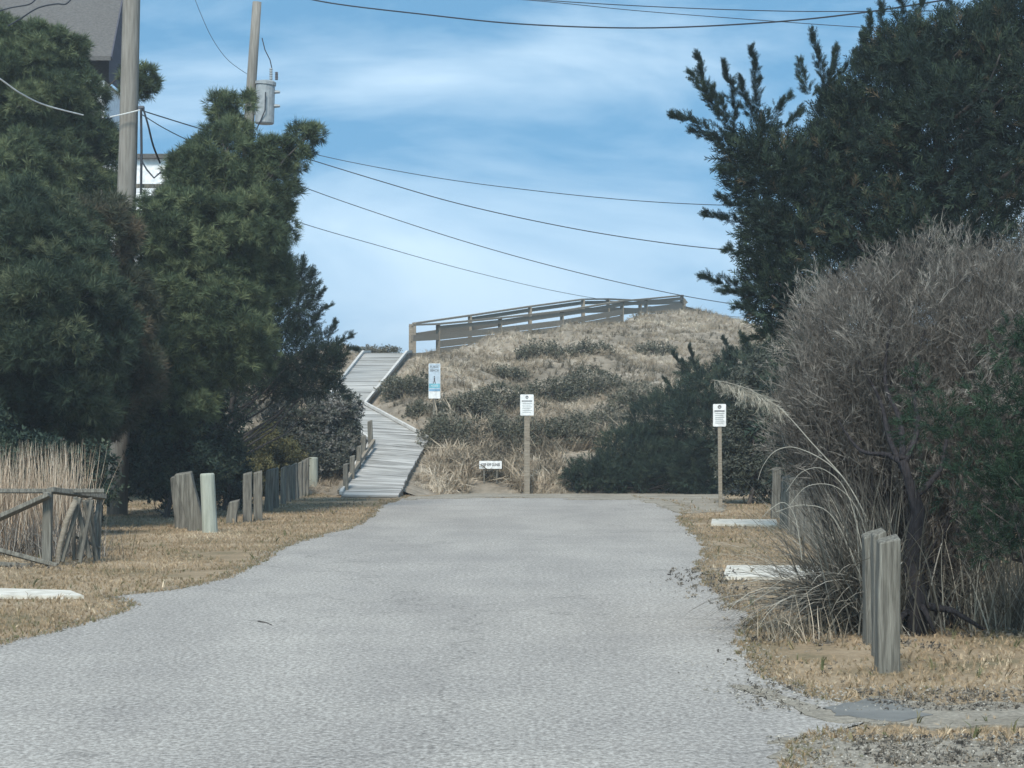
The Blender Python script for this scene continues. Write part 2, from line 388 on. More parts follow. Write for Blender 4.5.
# ------------------------------------------------------------ ground
mb = MB(); mb.add([(-900, -60, -.004), (900, -60, -.004), (900, 2500, -.004), (-900, 2500, -.004)], [(0, 1, 2, 3)])
tag(mb.build('ground', M['ground']), 'flat sandy turf that the road runs over', None, None, 'structure')

def fn(x, s=1.0, o=0.0):
    return mnoise.noise(Vector((x * s + o, o * 1.7, 0.3)))
# road outline measured from the picture: (row, left column, right column)
rows = [(498, 404, 640), (502, 392, 672), (507, 378, 685), (513, 372, 683), (520, 366, 681), (528, 352, 688), (536, 318, 697),
        (548, 280, 706), (560, 262, 704), (572, 240, 700), (584, 205, 708), (590, 170, 716), (597, 110, 724), (606, 132, 738), (616, 110, 752), (630, 60, 744),
        (645, 2, 742), (662, -60, 752), (680, -120, 772), (694, -170, 808), (706, -220, 858), (718, -260, 872), (735, -320, 812), (750, -380, 790), (768, -450, 780), (800, -560, 800), (860, -800, 900), (1000, -1500, 1100), (1500, -3600, 2200)]
ys = np.array([GY(r[0]) for r in rows]); xl = np.array([(r[1] - 512) / F * GY(r[0]) for r in rows]); xr = np.array([(r[2] - 512) / F * GY(r[0]) for r in rows])
o_ = np.argsort(ys); ys, xl, xr = ys[o_], xl[o_], xr[o_]
yy = np.arange(3.4, ys[-1], 0.07)
XL = np.interp(yy, ys, xl); XR = np.interp(yy, ys, xr)
XL = XL + np.array([0.10 * fn(y, 1.6, 3) + 0.03 * fn(y, 5, 9) for y in yy]); XR = XR + np.array([0.10 * fn(y, 1.6, 30) + 0.03 * fn(y, 5, 19) for y in yy])
def road_edge(y):
    return np.interp(y, yy, XL), np.interp(y, yy, XR)
V = []; Fc = []
for i, y in enumerate(yy):
    V += [(XL[i], y, 0.004), (XR[i], y, 0.004)]
    if i: Fc.append((2 * i - 2, 2 * i - 1, 2 * i + 1, 2 * i))
mb = MB().add(V, Fc)
tag(mb.build('road', M['asphalt']), 'worn pale grey asphalt lane', None, None, 'structure')

def sheet(name, pts, z, mat, label, wob=0.16, kind='structure', cat=None):
    """flat patch with a ragged outline"""
    from mathutils.geometry import tessellate_polygon
    out = []; n_ = len(pts)
    for i in range(n_):
        a = np.array(pts[i]); b_ = np.array(pts[(i + 1) % n_]); L = np.linalg.norm(b_ - a); k = max(1, int(L / 0.06))
        for j in range(k):
            q = a + (b_ - a) * j / k
            nx_ = mnoise.noise(Vector((q[0] * 3, q[1] * 3, 1))) + .5 * mnoise.noise(Vector((q[0] * 9, q[1] * 9, 4)))
            ny_ = mnoise.noise(Vector((q[0] * 3, q[1] * 3, 11))) + .5 * mnoise.noise(Vector((q[0] * 9, q[1] * 9, 14)))
            out.append((q[0] + wob * nx_, q[1] + 2.2 * wob * ny_, z))
    tr = tessellate_polygon([[Vector(p) for p in out]])
    mb = MB()
    for t3 in tr:
        a, b_, c = (Vector(out[k]) for k in t3)
        t3 = tuple(t3) if (b_ - a).cross(c - a).z > 0 else tuple(reversed(t3))
        mb.f.append(t3)
    k_ = len(out); mb.v = out + [(x, y, z - .03) for x, y, z_ in out]
    for i in range(k_): mb.f.append((i, i + k_, (i + 1) % k_ + k_, (i + 1) % k_))
    return tag(mb.build(name, mat), label, cat, None, kind)
def gp(*l): return [tuple(G(a, b_)[:2]) for a, b_ in l]

# concrete driveway aprons (little slabs with a real thickness)
def slab(name, pix, mat, label, th=0.03):
    p = gp(*pix); k = len(p)
    mb = MB().add([(x, y, th) for x, y in p] + [(x, y, -0.05) for x, y in p], [tuple(range(k))] + [(i, i + k, (i + 1) % k + k, (i + 1) % k) for i in range(k)])
    return tag(mb.build(name, mat), label, None, None, 'structure')
slab('driveway', [(711, 525.5), (778, 526.5), (776, 521), (712, 520.5)], M['concrete'], 'narrow pale concrete driveway apron at the far right verge')
slab('driveway', [(723, 579), (822, 580), (820, 568), (727, 567.5)], M['concrete'], 'wide pale concrete driveway apron beside the drooping grass on the right')
slab('driveway', [(-60, 598), (84, 598.5), (70, 593), (-60, 589)], M['concrete'], 'pale concrete driveway apron in the left verge')
sheet('sand_path', gp((566, 500), (590, 494), (660, 491), (722, 495), (724, 512), (682, 514), (640, 500)), 0.014, M['sand'], 'pale sand strip at the right end of the lane')
sheet('sand_path', gp((752, 690), (772, 690), (812, 706), (868, 700), (1100, 706), (1100, 730), (960, 728), (820, 722), (770, 702)), 0.009, M['sand'], 'pale sandy gully at the mouth of the near right drive')
sheet('sand_path', gp((770, 740), (840, 738), (1100, 748), (1100, 800), (820, 800)), 0.009, M['sand'], 'pale gravelly sand along the lane at the lower right corner')
sheet('puddle', gp((815, 706), (866, 701), (915, 708), (930, 716), (880, 721), (832, 716)), 0.013, M['puddle'], 'smooth damp grey asphalt patch', 0.10)
sheet('sand_path', gp((400, 498), (470, 493), (566, 492), (620, 493), (640, 499), (500, 497.5), (404, 500)), 0.010, M['sand'], 'thin sandy strip along the far end of the lane')
sheet('sand_path', gp((440, 472), (560, 474), (560, 470), (440, 470)), -0.02, M['sand'], 'sandy foot of the dune') if False else None

# ------------------------------------------------------------ dune
cx_ = np.array([-40, -16, -9, -6, -4, -2.5, 0, 3, 5, 7, 9, 12, 18, 40.]);
cz_ = np.array([2.0, 2.8, 3.4, 3.7, 3.75, 4.0, 4.55, 5.3, 5.75, 5.95, 5.6, 4.6, 3.6, 2.2])
cy_ = np.array([68, 68, 67, 67, 67, 68, 73, 78, 82, 85, 86, 86, 84, 80.])
def dune_h(x, y, detail=True):
    c = np.interp(x, cx_, cz_); yc = np.interp(x, cx_, cy_)
    y0 = 50.2
    t = (y - y0) / (yc - y0)
    if t < 0: h = -0.6 * min(1, -t * 6)
    elif t <= 1: h = c * (0.86 * t + 0.14 * math.sin(t * math.pi / 2) + 0.10 * math.sin(t * math.pi))
    else:
        h = c * max(0.0, 1 - 0.35 * (t - 1) ** 2 * 4) if t < 1.6 else c * 0.5
    h += 2.5 * math.exp(-((x + 5.2) / 2.2) ** 2 - ((y - 79) / 3.5) ** 2)
    if detail and t > -0.02:
        a = min(1, max(0, t * 5))
        h += a * (0.45 * mnoise.noise(Vector((x * 0.28, y * 0.28, 2))) + 0.22 * mnoise.noise(Vector((x * 0.8, y * 0.8, 5))) + 0.07 * mnoise.noise(Vector((x * 2.3, y * 2.3, 8))))
    return h
# the boardwalk's own ledge is cut into the dune
BL = [(-3.72, 47.6, 0.05), (-3.62, 50.4, 0.58), (-3.42, 53.2, 1.15), (-4.95, 57.4, 2.12), (-4.42, 65.0, 3.70), (-4.5, 69.5, 3.85)]
BR = [(-2.46, 47.6, 0.05), (-2.36, 50.6, 0.50), (-2.06, 54.0, 1.22), (-3.84, 57.2, 2.10), (-3.12, 65.0, 3.70), (-3.2, 69.5, 3.85)]
WN = np.array([(-3.2, 69.5, 3.65), (-2.4, 71, 3.82), (-.41, 74.5, 4.27), (1.78, 78, 4.8), (4.14, 82.5, 5.2), (5.2, 86, 5.45), (7.0, 91, 5.8)])
def walkway_cap(x, y, h):
    if x < -3.6 or x > 6.2: return h
    yw = np.interp(x, WN[:, 0], WN[:, 1]); zw = np.interp(x, WN[:, 0], WN[:, 2])
    if y > yw - 4 and y < yw + 4:
        k = max(0.0, (yw - 1.2 - y)) * .14
        h = min(h, zw - .14 - k * (1 if y < yw else 0))
    return h
def walk_limit(x, y):
    if y < 47 or y > 70.5: return None
    bl = np.array(BL); br = np.array(BR)
    a = np.interp(y, bl[:, 1], bl[:, 0]); b_ = np.interp(y, br[:, 1], br[:, 0]); z = np.interp(y, br[:, 1], br[:, 2])
    d = max(a - x, x - b_, 0)
    return z, d
def terrain(x, y):
    h = walkway_cap(x, y, dune_h(x, y)); wl_ = walk_limit(x, y)
    if wl_ is not None:
        z, d = wl_
        lim = z - 0.16 + max(0, d - 0.15) * 0.55
        if h > lim: h = lim
        if d < 1.2: h = max(h, z - 0.17 - d * 0.35)
    return h
gx = np.concatenate([np.linspace(-40, -12, 24)[:-1], np.arange(-12, 16, 0.2), np.linspace(16, 40, 18)])
gyv = np.concatenate([np.arange(49.0, 92, 0.28), np.linspace(92, 120, 14)])
V = [(x, y, terrain(x, y)) for y in gyv for x in gx]; nx = len(gx)
Fc = [(j * nx + i, j * nx + i + 1, (j + 1) * nx + i + 1, (j + 1) * nx + i) for j in range(len(gyv) - 1) for i in range(nx - 1)]
mb = MB().add(V, Fc)
o = mb.build('dune_terrain', M['dune'], smooth=True); tag(o, 'tall sand dune closing the end of the lane', None, None, 'structure')

def hit(px, py):
    """where the line of sight through a picture position meets the dune"""
    for Y in np.arange(50.3, 95, 0.15):
        p = P(px, py, Y)
        if terrain(p[0], p[1]) >= p[2]: return p
    return P(px, py, 80)

# ------------------------------------------------------------ boardwalk up the dune
def poly_interp(pl, t):
    pl = np.array(pl); seg = np.linalg.norm(np.diff(pl, axis=0), axis=1); c = np.concatenate([[0], np.cumsum(seg)]); c /= c[-1]
    return np.array([np.interp(t, c, pl[:, k]) for k in range(3)])
bw = empty('boardwalk', (-3.1, 47.6, 0), 'grey plank boardwalk zigzagging up the left side of the dune', 'boardwalk')
mb = MB()
for s in range(5):
    a0, a1, b0, b1 = map(np.array, (BL[s], BL[s + 1], BR[s], BR[s + 1]))
    L = (np.linalg.norm(a1 - a0) + np.linalg.norm(b1 - b0)) / 2; k = max(4, int(L / 0.15))
    for i in range(k):
        t0, t1 = i / k, (i + 0.93) / k
        jz = random.uniform(-.006, .006); ex = random.uniform(-.015, .015)
        q = [a0 + (a1 - a0) * t0, b0 + (b1 - b0) * t0, b0 + (b1 - b0) * t1, a0 + (a1 - a0) * t1]
        top = [(p[0] + (ex if m_ in (1, 2) else -ex), p[1], p[2] + jz) for m_, p in enumerate(q)]
        bot = [(x, y, z - 0.04) for x, y, z in top]
        mb.add(bot + top, [(3, 2, 1, 0), (4, 5, 6, 7), (0, 1, 5, 4), (1, 2, 6, 5), (2, 3, 7, 6), (3, 0, 4, 7)])
M['plank'] = noise_mat('pale_boardwalk_planks', 2.2, [(0.34, (0.14, 0.135, 0.125)), (0.48, (0.28, 0.275, 0.26)), (0.66, (0.45, 0.44, 0.42))], vec=(0.22, 3.0, 3.0), bump=0.3, detail=5)
mb.build('deck', M['plank'], bw)
M['kerb'] = noise_mat('pale_kerb_wood', 6, [(0.3, (0.40, 0.385, 0.36)), (0.75, (0.56, 0.55, 0.52))])
for side, pl, sg in (('r', BR, 1), ('l', BL, -1)):
    mb = MB()
    for s in range(2 if sg > 0 else 0, 5):
        a = np.array(pl[s]); b_ = np.array(pl[s + 1])
        mb.beam(a + [0, 0.02, 0.05], b_ + [0, -0.02, 0.05], 0.07, 0.07)
    mb.build('kerb_rail', M['kerb'], bw)
    mb = MB()
    for s in range(5):
        a = np.array(pl[s]); b_ = np.array(pl[s + 1])
        mb.beam(a + [-sg * 0.04, 0, -0.14], b_ + [-sg * 0.04, 0, -0.14], 0.04, 0.18)
    mb.build('stringer', M['wood_rail'], bw)
# low handrail on the left of the first flight
mb = MB(); mb.beam(P(339, 492, 47.8), P(374, 441, 52.5), 0.07, 0.09); mb.build('handrail', M['wood_rail'], bw)

# ------------------------------------------------------------ dune crossing with rails
dw = empty('raised_walkway', (-3.2, 69.5, 3.6), 'raised railed timber walkway climbing along the dune crest', 'walkway')
near = [P(411, 354, 69.5), P(500, 343, 74.5), P(562, 335, 78), P(622, 323, 82.5), P(646, 318, 86), P(682, 316, 91)]
def rail_line(px_rows, name, wd, ht, dz=0):
    pass
off = np.array([-0.62, 1.5, 0.12])
topn = [P(411, 325, 69.5), P(438, 324, 71), P(500, 318, 74.5), P(562, 311, 78), P(622, 301, 82.5), P(646, 299, 86), P(682, 295.5, 91)]
topf = [P(414, 323.5, 71.6), P(470, 315.5, 74.5), P(530, 306.5, 78), P(583, 299.3, 81.5), P(608, 299, 85), P(640, 300.5, 90), P(684, 299.5, 94)]
H = 0.98
postpix = [0, 1, 2, 3, 4, 5, 6]
deckn = [t - [0, 0, H - 0.02] for t in topn]; deckf = [t - [0, 0, H + 0.02] for t in topf]
mb = MB()
for i in range(6):
    q = [deckn[i], deckn[i + 1], deckf[i + 1], deckf[i]]
    top = [tuple(p) for p in q]; bot = [(p[0], p[1], p[2] - 0.05) for p in q]
    mb.add(bot + top, [(3, 2, 1, 0), (4, 5, 6, 7), (0, 1, 5, 4), (1, 2, 6, 5), (2, 3, 7, 6), (3, 0, 4, 7)])
mb.build('deck', M['wood_rail'], dw)
for nm, tp in (('n', topn), ('f', topf)):
    for t in tp:
        z0 = min(terrain(t[0], t[1]) - 0.3, t[2] - H - 0.2)
        MB().box((t[0], t[1] + (0.06 if nm == 'n' else -0.06), (t[2] + z0) / 2 - 0.02), (0.14, 0.10, t[2] - z0)).build('post', M['wood_rail'], dw)
    for i in range(len(tp) - 1):
        a, b_ = tp[i], tp[i + 1]
        MB().beam(a, b_, 0.15, 0.06).build('top_rail', M['wood_rail'], dw)
        if i > 0: MB().beam(a - [0, 0.03, 0.13], b_ - [0, 0.03, 0.13], 0.045, 0.13).build('side_board', M['wood_rail'], dw)
        MB().beam(a - [0, 0.03, 0.42], b_ - [0, 0.03, 0.42], 0.045, 0.20).build('middle_rail', M['wood_rail'], dw)
        if nm == 'n' and 1 <= i <= 3:
            MB().beam(a - [0, 0.03, 0.655], b_ - [0, 0.03, 0.655], 0.045, 0.22).build('side_board', M['wood_rail'], dw)
            if i != 2: MB().beam(a - [0, 0.03, 0.89], b_ - [0, 0.03, 0.89], 0.045, 0.21).build('side_board', M['wood_rail'], dw)
        if nm == 'n' or i > 1:
            MB().beam(a - [0, 0.03, H + 0.05], b_ - [0, 0.03, H + 0.05], 0.05, 0.26).build('edge_board', M['wood_rail'], dw)
mb = MB(); mb.beam(topn[6] - [0, 0, 0.15], P(686, 304, 91), 0.1, 0.2); mb.beam(P(684, 308, 91), P(703, 313, 93), 0.1, 0.16); mb.build('broken_rail', M['wood_dark'], dw)

# ------------------------------------------------------------ foliage builder
def crown_mesh(name, lobes, kind, mat, size0, dens, parent, sub=0.34, up=0.5, tint=(0.0, 1.0), fill=0.35, gaps=0.0, limbs_to=None, jit=0.3, floor=0.02, flat=0.75, sprigs=None, sgs=1.0):
    """lobes: (x,y,z,rx,ry,rz). Branch pads sit over each lobe and carry the sprays."""
    Ps, Ds, Ss, Ts = [], [], [], []; pads = []
    for lb in lobes:
        c = np.array(lb[:3]); r = np.array(lb[3:6]); size = min(size0, 0.9 * float(r.min()) + 0.06); r = np.maximum(r - 0.45 * size, 0.4 * r)
        rm = float(np.cbrt(r[0] * r[1] * r[2])); rs = max(0.12, sub * rm) if sub < 1 else sub
        area = 4 * math.pi * ((r[0] * r[1]) ** 1.6 + (r[0] * r[2]) ** 1.6 + (r[1] * r[2]) ** 1.6) ** (1 / 1.6) / 3 ** (1 / 1.6)
        npad = max(5, int(area / (rs * rs) * 0.62 * (1 - gaps)))
        u = unit(rng.normal(size=(npad, 3)))
        rad = 0.62 + 0.42 * rng.random((npad, 1)) ** 0.7
        pc = c + u * r * rad
        keep = pc[:, 2] > floor
        pc, u = pc[keep], u[keep]
        nr = unit(u / r)
        prs = rs * (0.5 + 0.75 * rng.random(len(pc)))
        pt = tint[0] + (tint[1] - tint[0]) * (0.05 + 0.85 * rng.random(len(pc)))
        for k in range(len(pc)):
            ns = max(4, int(dens * (prs[k] / size) ** 2))
            v = unit(rng.normal(size=(ns, 3)) + nr[k] * 0.55 + np.array([0, 0, 0.25]))
            q = pc[k] + v * prs[k] * np.array([1, 1, flat]) * (0.35 + 0.65 * rng.random((ns, 1)) ** 0.5)
            Ps.append(q); Ds.append(unit(v * 0.75 + nr[k] * 0.45 + np.array([0, 0, up]) + rng.normal(size=(ns, 3)) * jit))
            Ss.append(size * (0.65 + 0.6 * rng.random(ns))); Ts.append(np.clip(pt[k] + 0.16 * rng.normal(size=ns), 0, 1))
        pads.append(pc)
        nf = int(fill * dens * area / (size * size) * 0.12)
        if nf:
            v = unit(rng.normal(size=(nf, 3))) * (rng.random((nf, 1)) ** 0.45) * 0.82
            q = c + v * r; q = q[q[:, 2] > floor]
            Ps.append(q); Ds.append(unit(rng.normal(size=q.shape) + [0, 0, 0.3])); Ss.append(np.full(len(q), size * 1.35)); Ts.append(np.clip(tint[0] + 0.2 * rng.random(len(q)), 0, 1))  # filler takes the darkest tints: the crown's inner shade is coloured in
    for sg in (sprigs or []):      # leading shoots with ragged side branchlets that stick out of the crown
        a = np.array(sg[0]); b_ = np.array(sg[1]); L = np.linalg.norm(b_ - a); wd = sg[2]; ax_ = (b_ - a) / L; bend_ = rng.normal(size=3) * .05 * L
        nb = max(6, int(L * 26)); tn = 0.15 + .45 * rng.random()
        for q_ in range(nb):
            tq = (q_ + rng.random()) / nb
            o_ = unit(rng.normal(size=3)); o_ = unit(o_ - ax_ * o_.dot(ax_)); l_ = wd * (0.35 + 1.0 * rng.random()) * (1 - tq) ** .7 * 1.15 + .04
            p0 = a + (b_ - a) * tq * .96 + bend_ * math.sin(tq * 3.14); dr = unit(ax_ * (.55 + .5 * tq) + o_ * .75 * (1 - .6 * tq) + np.array([0, 0, .2])); k = 15
            u_ = rng.random((k, 1)); Ps.append(p0 + dr * l_ * u_ + rng.normal(size=(k, 3)) * .012); Ds.append(dr + rng.normal(size=(k, 3)) * .28)
            Ss.append((.06 + .07 * rng.random(k)) * sgs); Ts.append(np.clip(tn + .12 * rng.normal(size=k), 0, 1))
    Pp, Dd, Sz, Tt = map(np.concatenate, (Ps, Ds, Ss, Ts))
    k = Pp[:, 2] > floor; V, T, C = scatter_mix(kind, Pp[k], Dd[k], Sz[k], Tt[k])
    tri_mesh(name, V, T, C, mat, parent)
    return np.concatenate(pads)

def SP(Y, *l):
    return [(P(a, b_, Y), P(c, d, Y + rng.normal() * .1), w_ * Y / F) for a, b_, c, d, w_ in l]
def tree(name, label, cat, base, top, lobes, kind, mat, size, dens, trunk_r=0.14, bark='bark', group=None, limb_n=40, mid=None, **kw):
    t = empty(name, base, label, cat, group)
    pads = crown_mesh('crown', lobes, kind, mat, size, dens, t, **kw)
    mb = MB(); base = np.array(base, float); top = np.array(top, float)
    bend = np.array([0.12, 0.05, 0]) if mid is None else np.array(mid) - (base + top) / 2
    axis = [base + (top - base) * s + bend * math.sin(s * math.pi) + np.array([0.05 * fn(s * 5, 1, 2), 0, 0]) for s in np.linspace(0, 1, 9)]
    axis[0] = axis[0] - [0, 0, 0.1]
    mb.tube(axis, [trunk_r * (1.25 if i == 0 else 1) * (1 - 0.85 * i / 8) for i in range(9)], 9)
    if limb_n:
        idx = rng.choice(len(pads), min(limb_n, len(pads)), replace=False)
        for j in idx:
            p = pads[j]; ax = np.array(axis)
            z0 = max(base[2] + 0.25 * (top[2] - base[2]) * rng.random(), p[2] - 0.55 * np.linalg.norm(p[:2] - base[:2]) - 0.3)
            s = np.clip((z0 - base[2]) / max(0.1, top[2] - base[2]), 0.08, 0.95)
            a = np.array([np.interp(s, np.linspace(0, 1, 9), ax[:, k]) for k in range(3)])
            md = (a + p) / 2 + np.array([0, 0, -0.08 * np.linalg.norm(p - a)]) + rng.normal(size=3) * 0.06
            r0 = max(0.012, trunk_r * 0.32 * (1 - 0.5 * s))
            mb.tube([a, a * .6 + md * .4 + rng.normal(size=3) * .03, md, md * .5 + p * .5 + rng.normal(size=3) * .04, p], [r0, r0 * .85, r0 * .65, r0 * .45, r0 * .2], 5)
    mb.build('trunk', M[bark], t, smooth=True)
    return t
def LB(px, py, Y, rpx, rpy, ry=None):
    """a lobe given by its picture centre and picture radii at depth Y"""
    p = P(px, py, Y); s = Y / F
    return (p[0], p[1], p[2], rpx * s, ry if ry else (rpx + rpy) / 2 * s, rpy * s)
def ground_at(px, Y): 
    return ((px - 512) / F * Y, Y, 0.0)

# ------------------------------------------------------------ left side trees
tree('pine_tree', 'broad dense pine at the left edge, under the house roof', 'tree', ground_at(20, 43), P(40, 60, 43),
     [LB(30, 105, 43, 78, 62, 1.4), (LB(-40, 80, 43, 60, 70, 1.5)), LB(75, 140, 43.5, 38, 44, 1.1), LB(10, 190, 42, 80, 60, 1.5), LB(90, 200, 43, 36, 34, 1.0), LB(112, 150, 43, 12, 16, .3), LB(138, 82, 44, 20, 20, .4), LB(45, 48, 43, 40, 22, .8), LB(0, 38, 43, 30, 22, .8), LB(-70, 250, 43, 80, 120, 1.5)],
     'pine', M['pine'], 0.17, 11, 0.22, limb_n=40, sub=0.26, gaps=0.05)
tree('pine_tree', 'shadowy pine hanging low behind the broken rail fence', 'tree', ground_at(-25, 33), P(10, 240, 33),
     [LB(0, 260, 33.5, 75, 75, 1.3), LB(60, 330, 33, 70, 80, 1.3), LB(-30, 370, 33, 80, 80, 1.3), LB(82, 396, 33.5, 38, 46, .9), LB(20, 420, 33.5, 80, 40, 1.0), LB(55, 240, 34, 45, 45, .8)],
     'pine', M['shade_pine'], 0.17, 10, 0.2, limb_n=30, sub=0.30)
tree('pine_tree', 'pine with rusty dead needles in front of the near utility pole', 'tree', ground_at(95, 35.5), P(100, 190, 35.5),
     [LB(100, 240, 35, 34, 48, .7), LB(118, 310, 35, 38, 45, .7), LB(80, 295, 35.5, 34, 40, .6), LB(125, 375, 35, 38, 45, .7), LB(108, 412, 35, 30, 26, .6)],
     'pine', M['brown_pine'], 0.17, 9, 0.1, limb_n=25, sub=0.32)
tree('pine_tree', 'tall bushy pine in front of the transformer pole', 'tree', ground_at(200, 38.5), P(225, 150, 38.5),
     [LB(222, 170, 39, 44, 46, .9), LB(226, 116, 39.5, 14, 24, .3), LB(214, 106, 39.5, 9, 13, .25), LB(243, 104, 39.5, 11, 12, .3), LB(240, 130, 39.5, 14, 10, .3), LB(280, 156, 39, 30, 18, .5), LB(302, 138, 39, 16, 12, .3), LB(316, 134, 39, 9, 7, .2), LB(270, 190, 39, 30, 30, .6), LB(194, 186, 39, 33, 34, .8), LB(172, 205, 39, 16, 14, .3),
      LB(215, 240, 38.5, 68, 52, 1.2), LB(262, 225, 39, 30, 42, .7), LB(165, 235, 38, 38, 45, .8), LB(205, 320, 38, 62, 60, 1.2), LB(165, 340, 37.5, 45, 60, 1), LB(240, 350, 38, 34, 40, .8), LB(170, 400, 37.5, 45, 40, .9), LB(268, 280, 39, 26, 34, .6)],
     'pine', M['pine'], 0.16, 11, 0.17, limb_n=50, sub=0.24, gaps=.12)
tree('cedar_tree', 'dark flat-bottomed cedar leaning out beside the boardwalk, trunk bare', 'tree', ground_at(233, 44), P(262, 270, 44),
     [LB(285, 300, 44, 28, 42, .7), LB(300, 285, 44, 16, 30, .4), LB(275, 350, 44, 40, 38, .8), LB(302, 355, 44, 32, 32, .7), LB(322, 362, 44, 20, 22, .5), LB(334, 356, 44, 11, 10, .3), LB(255, 385, 44, 30, 24, .6), LB(300, 385, 44, 38, 14, .6), LB(328, 387, 44, 12, 12, .3)],
     'cedar', M['dark_leaf'], 0.24, 9, 0.10, limb_n=30, sub=0.28, up=0.5, mid=P(233, 400, 44),
     sprigs=SP(44, (298, 300, 304, 258, 9), (302, 310, 324, 290, 8), (310, 330, 330, 306, 9), (318, 345, 334, 322, 8), (328, 355, 352, 336, 9), (330, 362, 356, 350, 7), (330, 385, 348, 396, 9), (300, 280, 312, 272, 7)))
t = tree('evergreen_shrub', 'dark evergreen shrub low behind the leaning stump posts', 'shrub', ground_at(165, 37.2), P(170, 430, 37.2),
     [LB(176, 460, 37.5, 38, 55, .8), LB(200, 440, 38.5, 36, 55, .8), LB(140, 455, 39.5, 30, 50, .6)],
     'leaf', M['dark_leaf'], 0.16, 10, 0.05, limb_n=12)
tree('evergreen_shrub', 'dark shrub under the bare cedar trunk by the post row', 'shrub', ground_at(222, 40.5), P(225, 450, 40.5),
     [LB(222, 470, 40.8, 26, 42, .6), LB(240, 490, 41.5, 16, 22, .4)], 'leaf', M['dark_leaf'], 0.15, 10, 0.04, limb_n=8)
tree('olive_shrub', 'low olive brown shrub rising behind the post row', 'shrub', ground_at(262, 49), P(262, 450, 49),
     [LB(262, 456, 49, 30, 26, .6), LB(283, 466, 49.5, 22, 24, .5), LB(252, 478, 48.5, 24, 22, .5)], 'leaf', M['olive_leaf'], 0.13, 12, 0.04, limb_n=8)
tree('grey_shrub', 'rounded silvery grey shrub beside the foot of the boardwalk', 'shrub', ground_at(315, 52), P(318, 440, 52),
     [LB(308, 430, 52, 42, 40, .9), LB(338, 422, 52.4, 24, 36, .5), LB(290, 455, 52, 30, 40, .7), LB(325, 462, 51.5, 28, 32, .6), LB(345, 438, 52.2, 15, 40, .25)],
     'leaf', M['grey_leaf'], 0.13, 13, 0.06, limb_n=14, sub=0.22)
tree('evergreen_shrub', 'dark shrub behind the tan grass at the far left', 'shrub', ground_at(40, 31), P(40, 470, 31),
     [LB(30, 480, 31.5, 90, 45, .8), LB(72, 490, 32, 30, 40, .5), LB(-60, 450, 32, 70, 80, .8)], 'leaf', M['dark_leaf'], 0.15, 9, 0.05, limb_n=8)
tree('evergreen_tree', 'tall dark tree behind the pines on the left', 'tree', ground_at(150, 50), P(150, 260, 50),
     [LB(60, 330, 50, 110, 130, 1.6), LB(175, 350, 50, 70, 110, 1.5), LB(120, 440, 49, 120, 60, 1.3), LB(190, 265, 50, 45, 60, 1)], 'leaf', M['dark_leaf'], 0.30, 7, 0.16, limb_n=10)

# ------------------------------------------------------------ right side trees
tree('cedar_tree', 'huge ragged cedar towering over the right side of the lane', 'tree', ground_at(950, 31), P(930, 60, 31),
     [LB(965, 140, 31, 100, 105, 1.8), LB(1045, 90, 31, 90, 120, 1.8), LB(900, 105, 31, 52, 70, 1.0), LB(908, 52, 31, 30, 36, .5), LB(960, 45, 31, 45, 35, .8), LB(1010, 30, 31, 40, 35, .8),
      LB(862, 160, 31, 50, 60, 1.0), LB(842, 130, 31, 30, 46, .5), LB(885, 60, 31, 16, 32, .3), LB(822, 170, 31, 34, 50, .6),
      LB(780, 175, 31, 42, 36, .6), LB(752, 158, 31, 32, 24, .4), LB(735, 155, 31, 18, 16, .25), LB(742, 190, 31, 16, 22, .25), LB(757, 140, 31, 16, 24, .3),
      LB(795, 225, 31, 50, 48, .9), LB(770, 240, 31, 28, 36, .5), LB(768, 285, 31, 24, 30, .5), LB(790, 300, 31, 46, 50, .9), LB(860, 240, 31, 70, 70, 1.3), LB(950, 250, 31, 90, 80, 1.5)],
     'cedar', M['cedar'], 0.25, 9, 0.25, limb_n=70, sub=0.24, up=0.45, jit=0.22, fill=1.6,
     sprigs=SP(31, (742, 158, 671, 116, 15), (735, 150, 690, 132, 10), (742, 158, 697, 52, 16), (735, 140, 722, 62, 12), (722, 110, 690, 72, 8), (722, 120, 712, 88, 10), (756, 150, 751, 47, 14), (752, 120, 742, 78, 7), (762, 130, 790, 95, 9), (770, 140, 800, 108, 9),
       (822, 150, 811, 28, 15), (812, 100, 800, 62, 8), (818, 110, 836, 46, 10), (826, 120, 846, 66, 10), (850, 110, 856, 52, 12), (872, 80, 872, 14, 12), (885, 60, 880, 4, 10), (905, 40, 900, -8, 14), (915, 40, 928, -8, 14), (862, 95, 862, 34, 10),
       (762, 232, 704, 214, 9), (760, 226, 718, 196, 7), (762, 262, 724, 252, 8), (764, 292, 701, 275, 9), (760, 300, 722, 292, 8), (776, 318, 735, 308, 9), (782, 330, 745, 342, 10), (758, 205, 728, 186, 8), (950, 30, 945, -10, 14), (980, 30, 992, -6, 12), (740, 178, 722, 170, 8)))
tree('cedar_tree', 'dark cedar filling in behind the bare shrub on the right', 'tree', ground_at(900, 37), P(880, 250, 37),
     [LB(850, 380, 37, 80, 90, 1.4), LB(960, 330, 37, 110, 130, 1.6), LB(1060, 300, 37, 90, 160, 1.6), LB(805, 440, 38, 36, 60, .8), LB(785, 335, 36, 20, 20, .4)], 'cedar', M['cedar'], 0.45, 6, 0.2, limb_n=15)
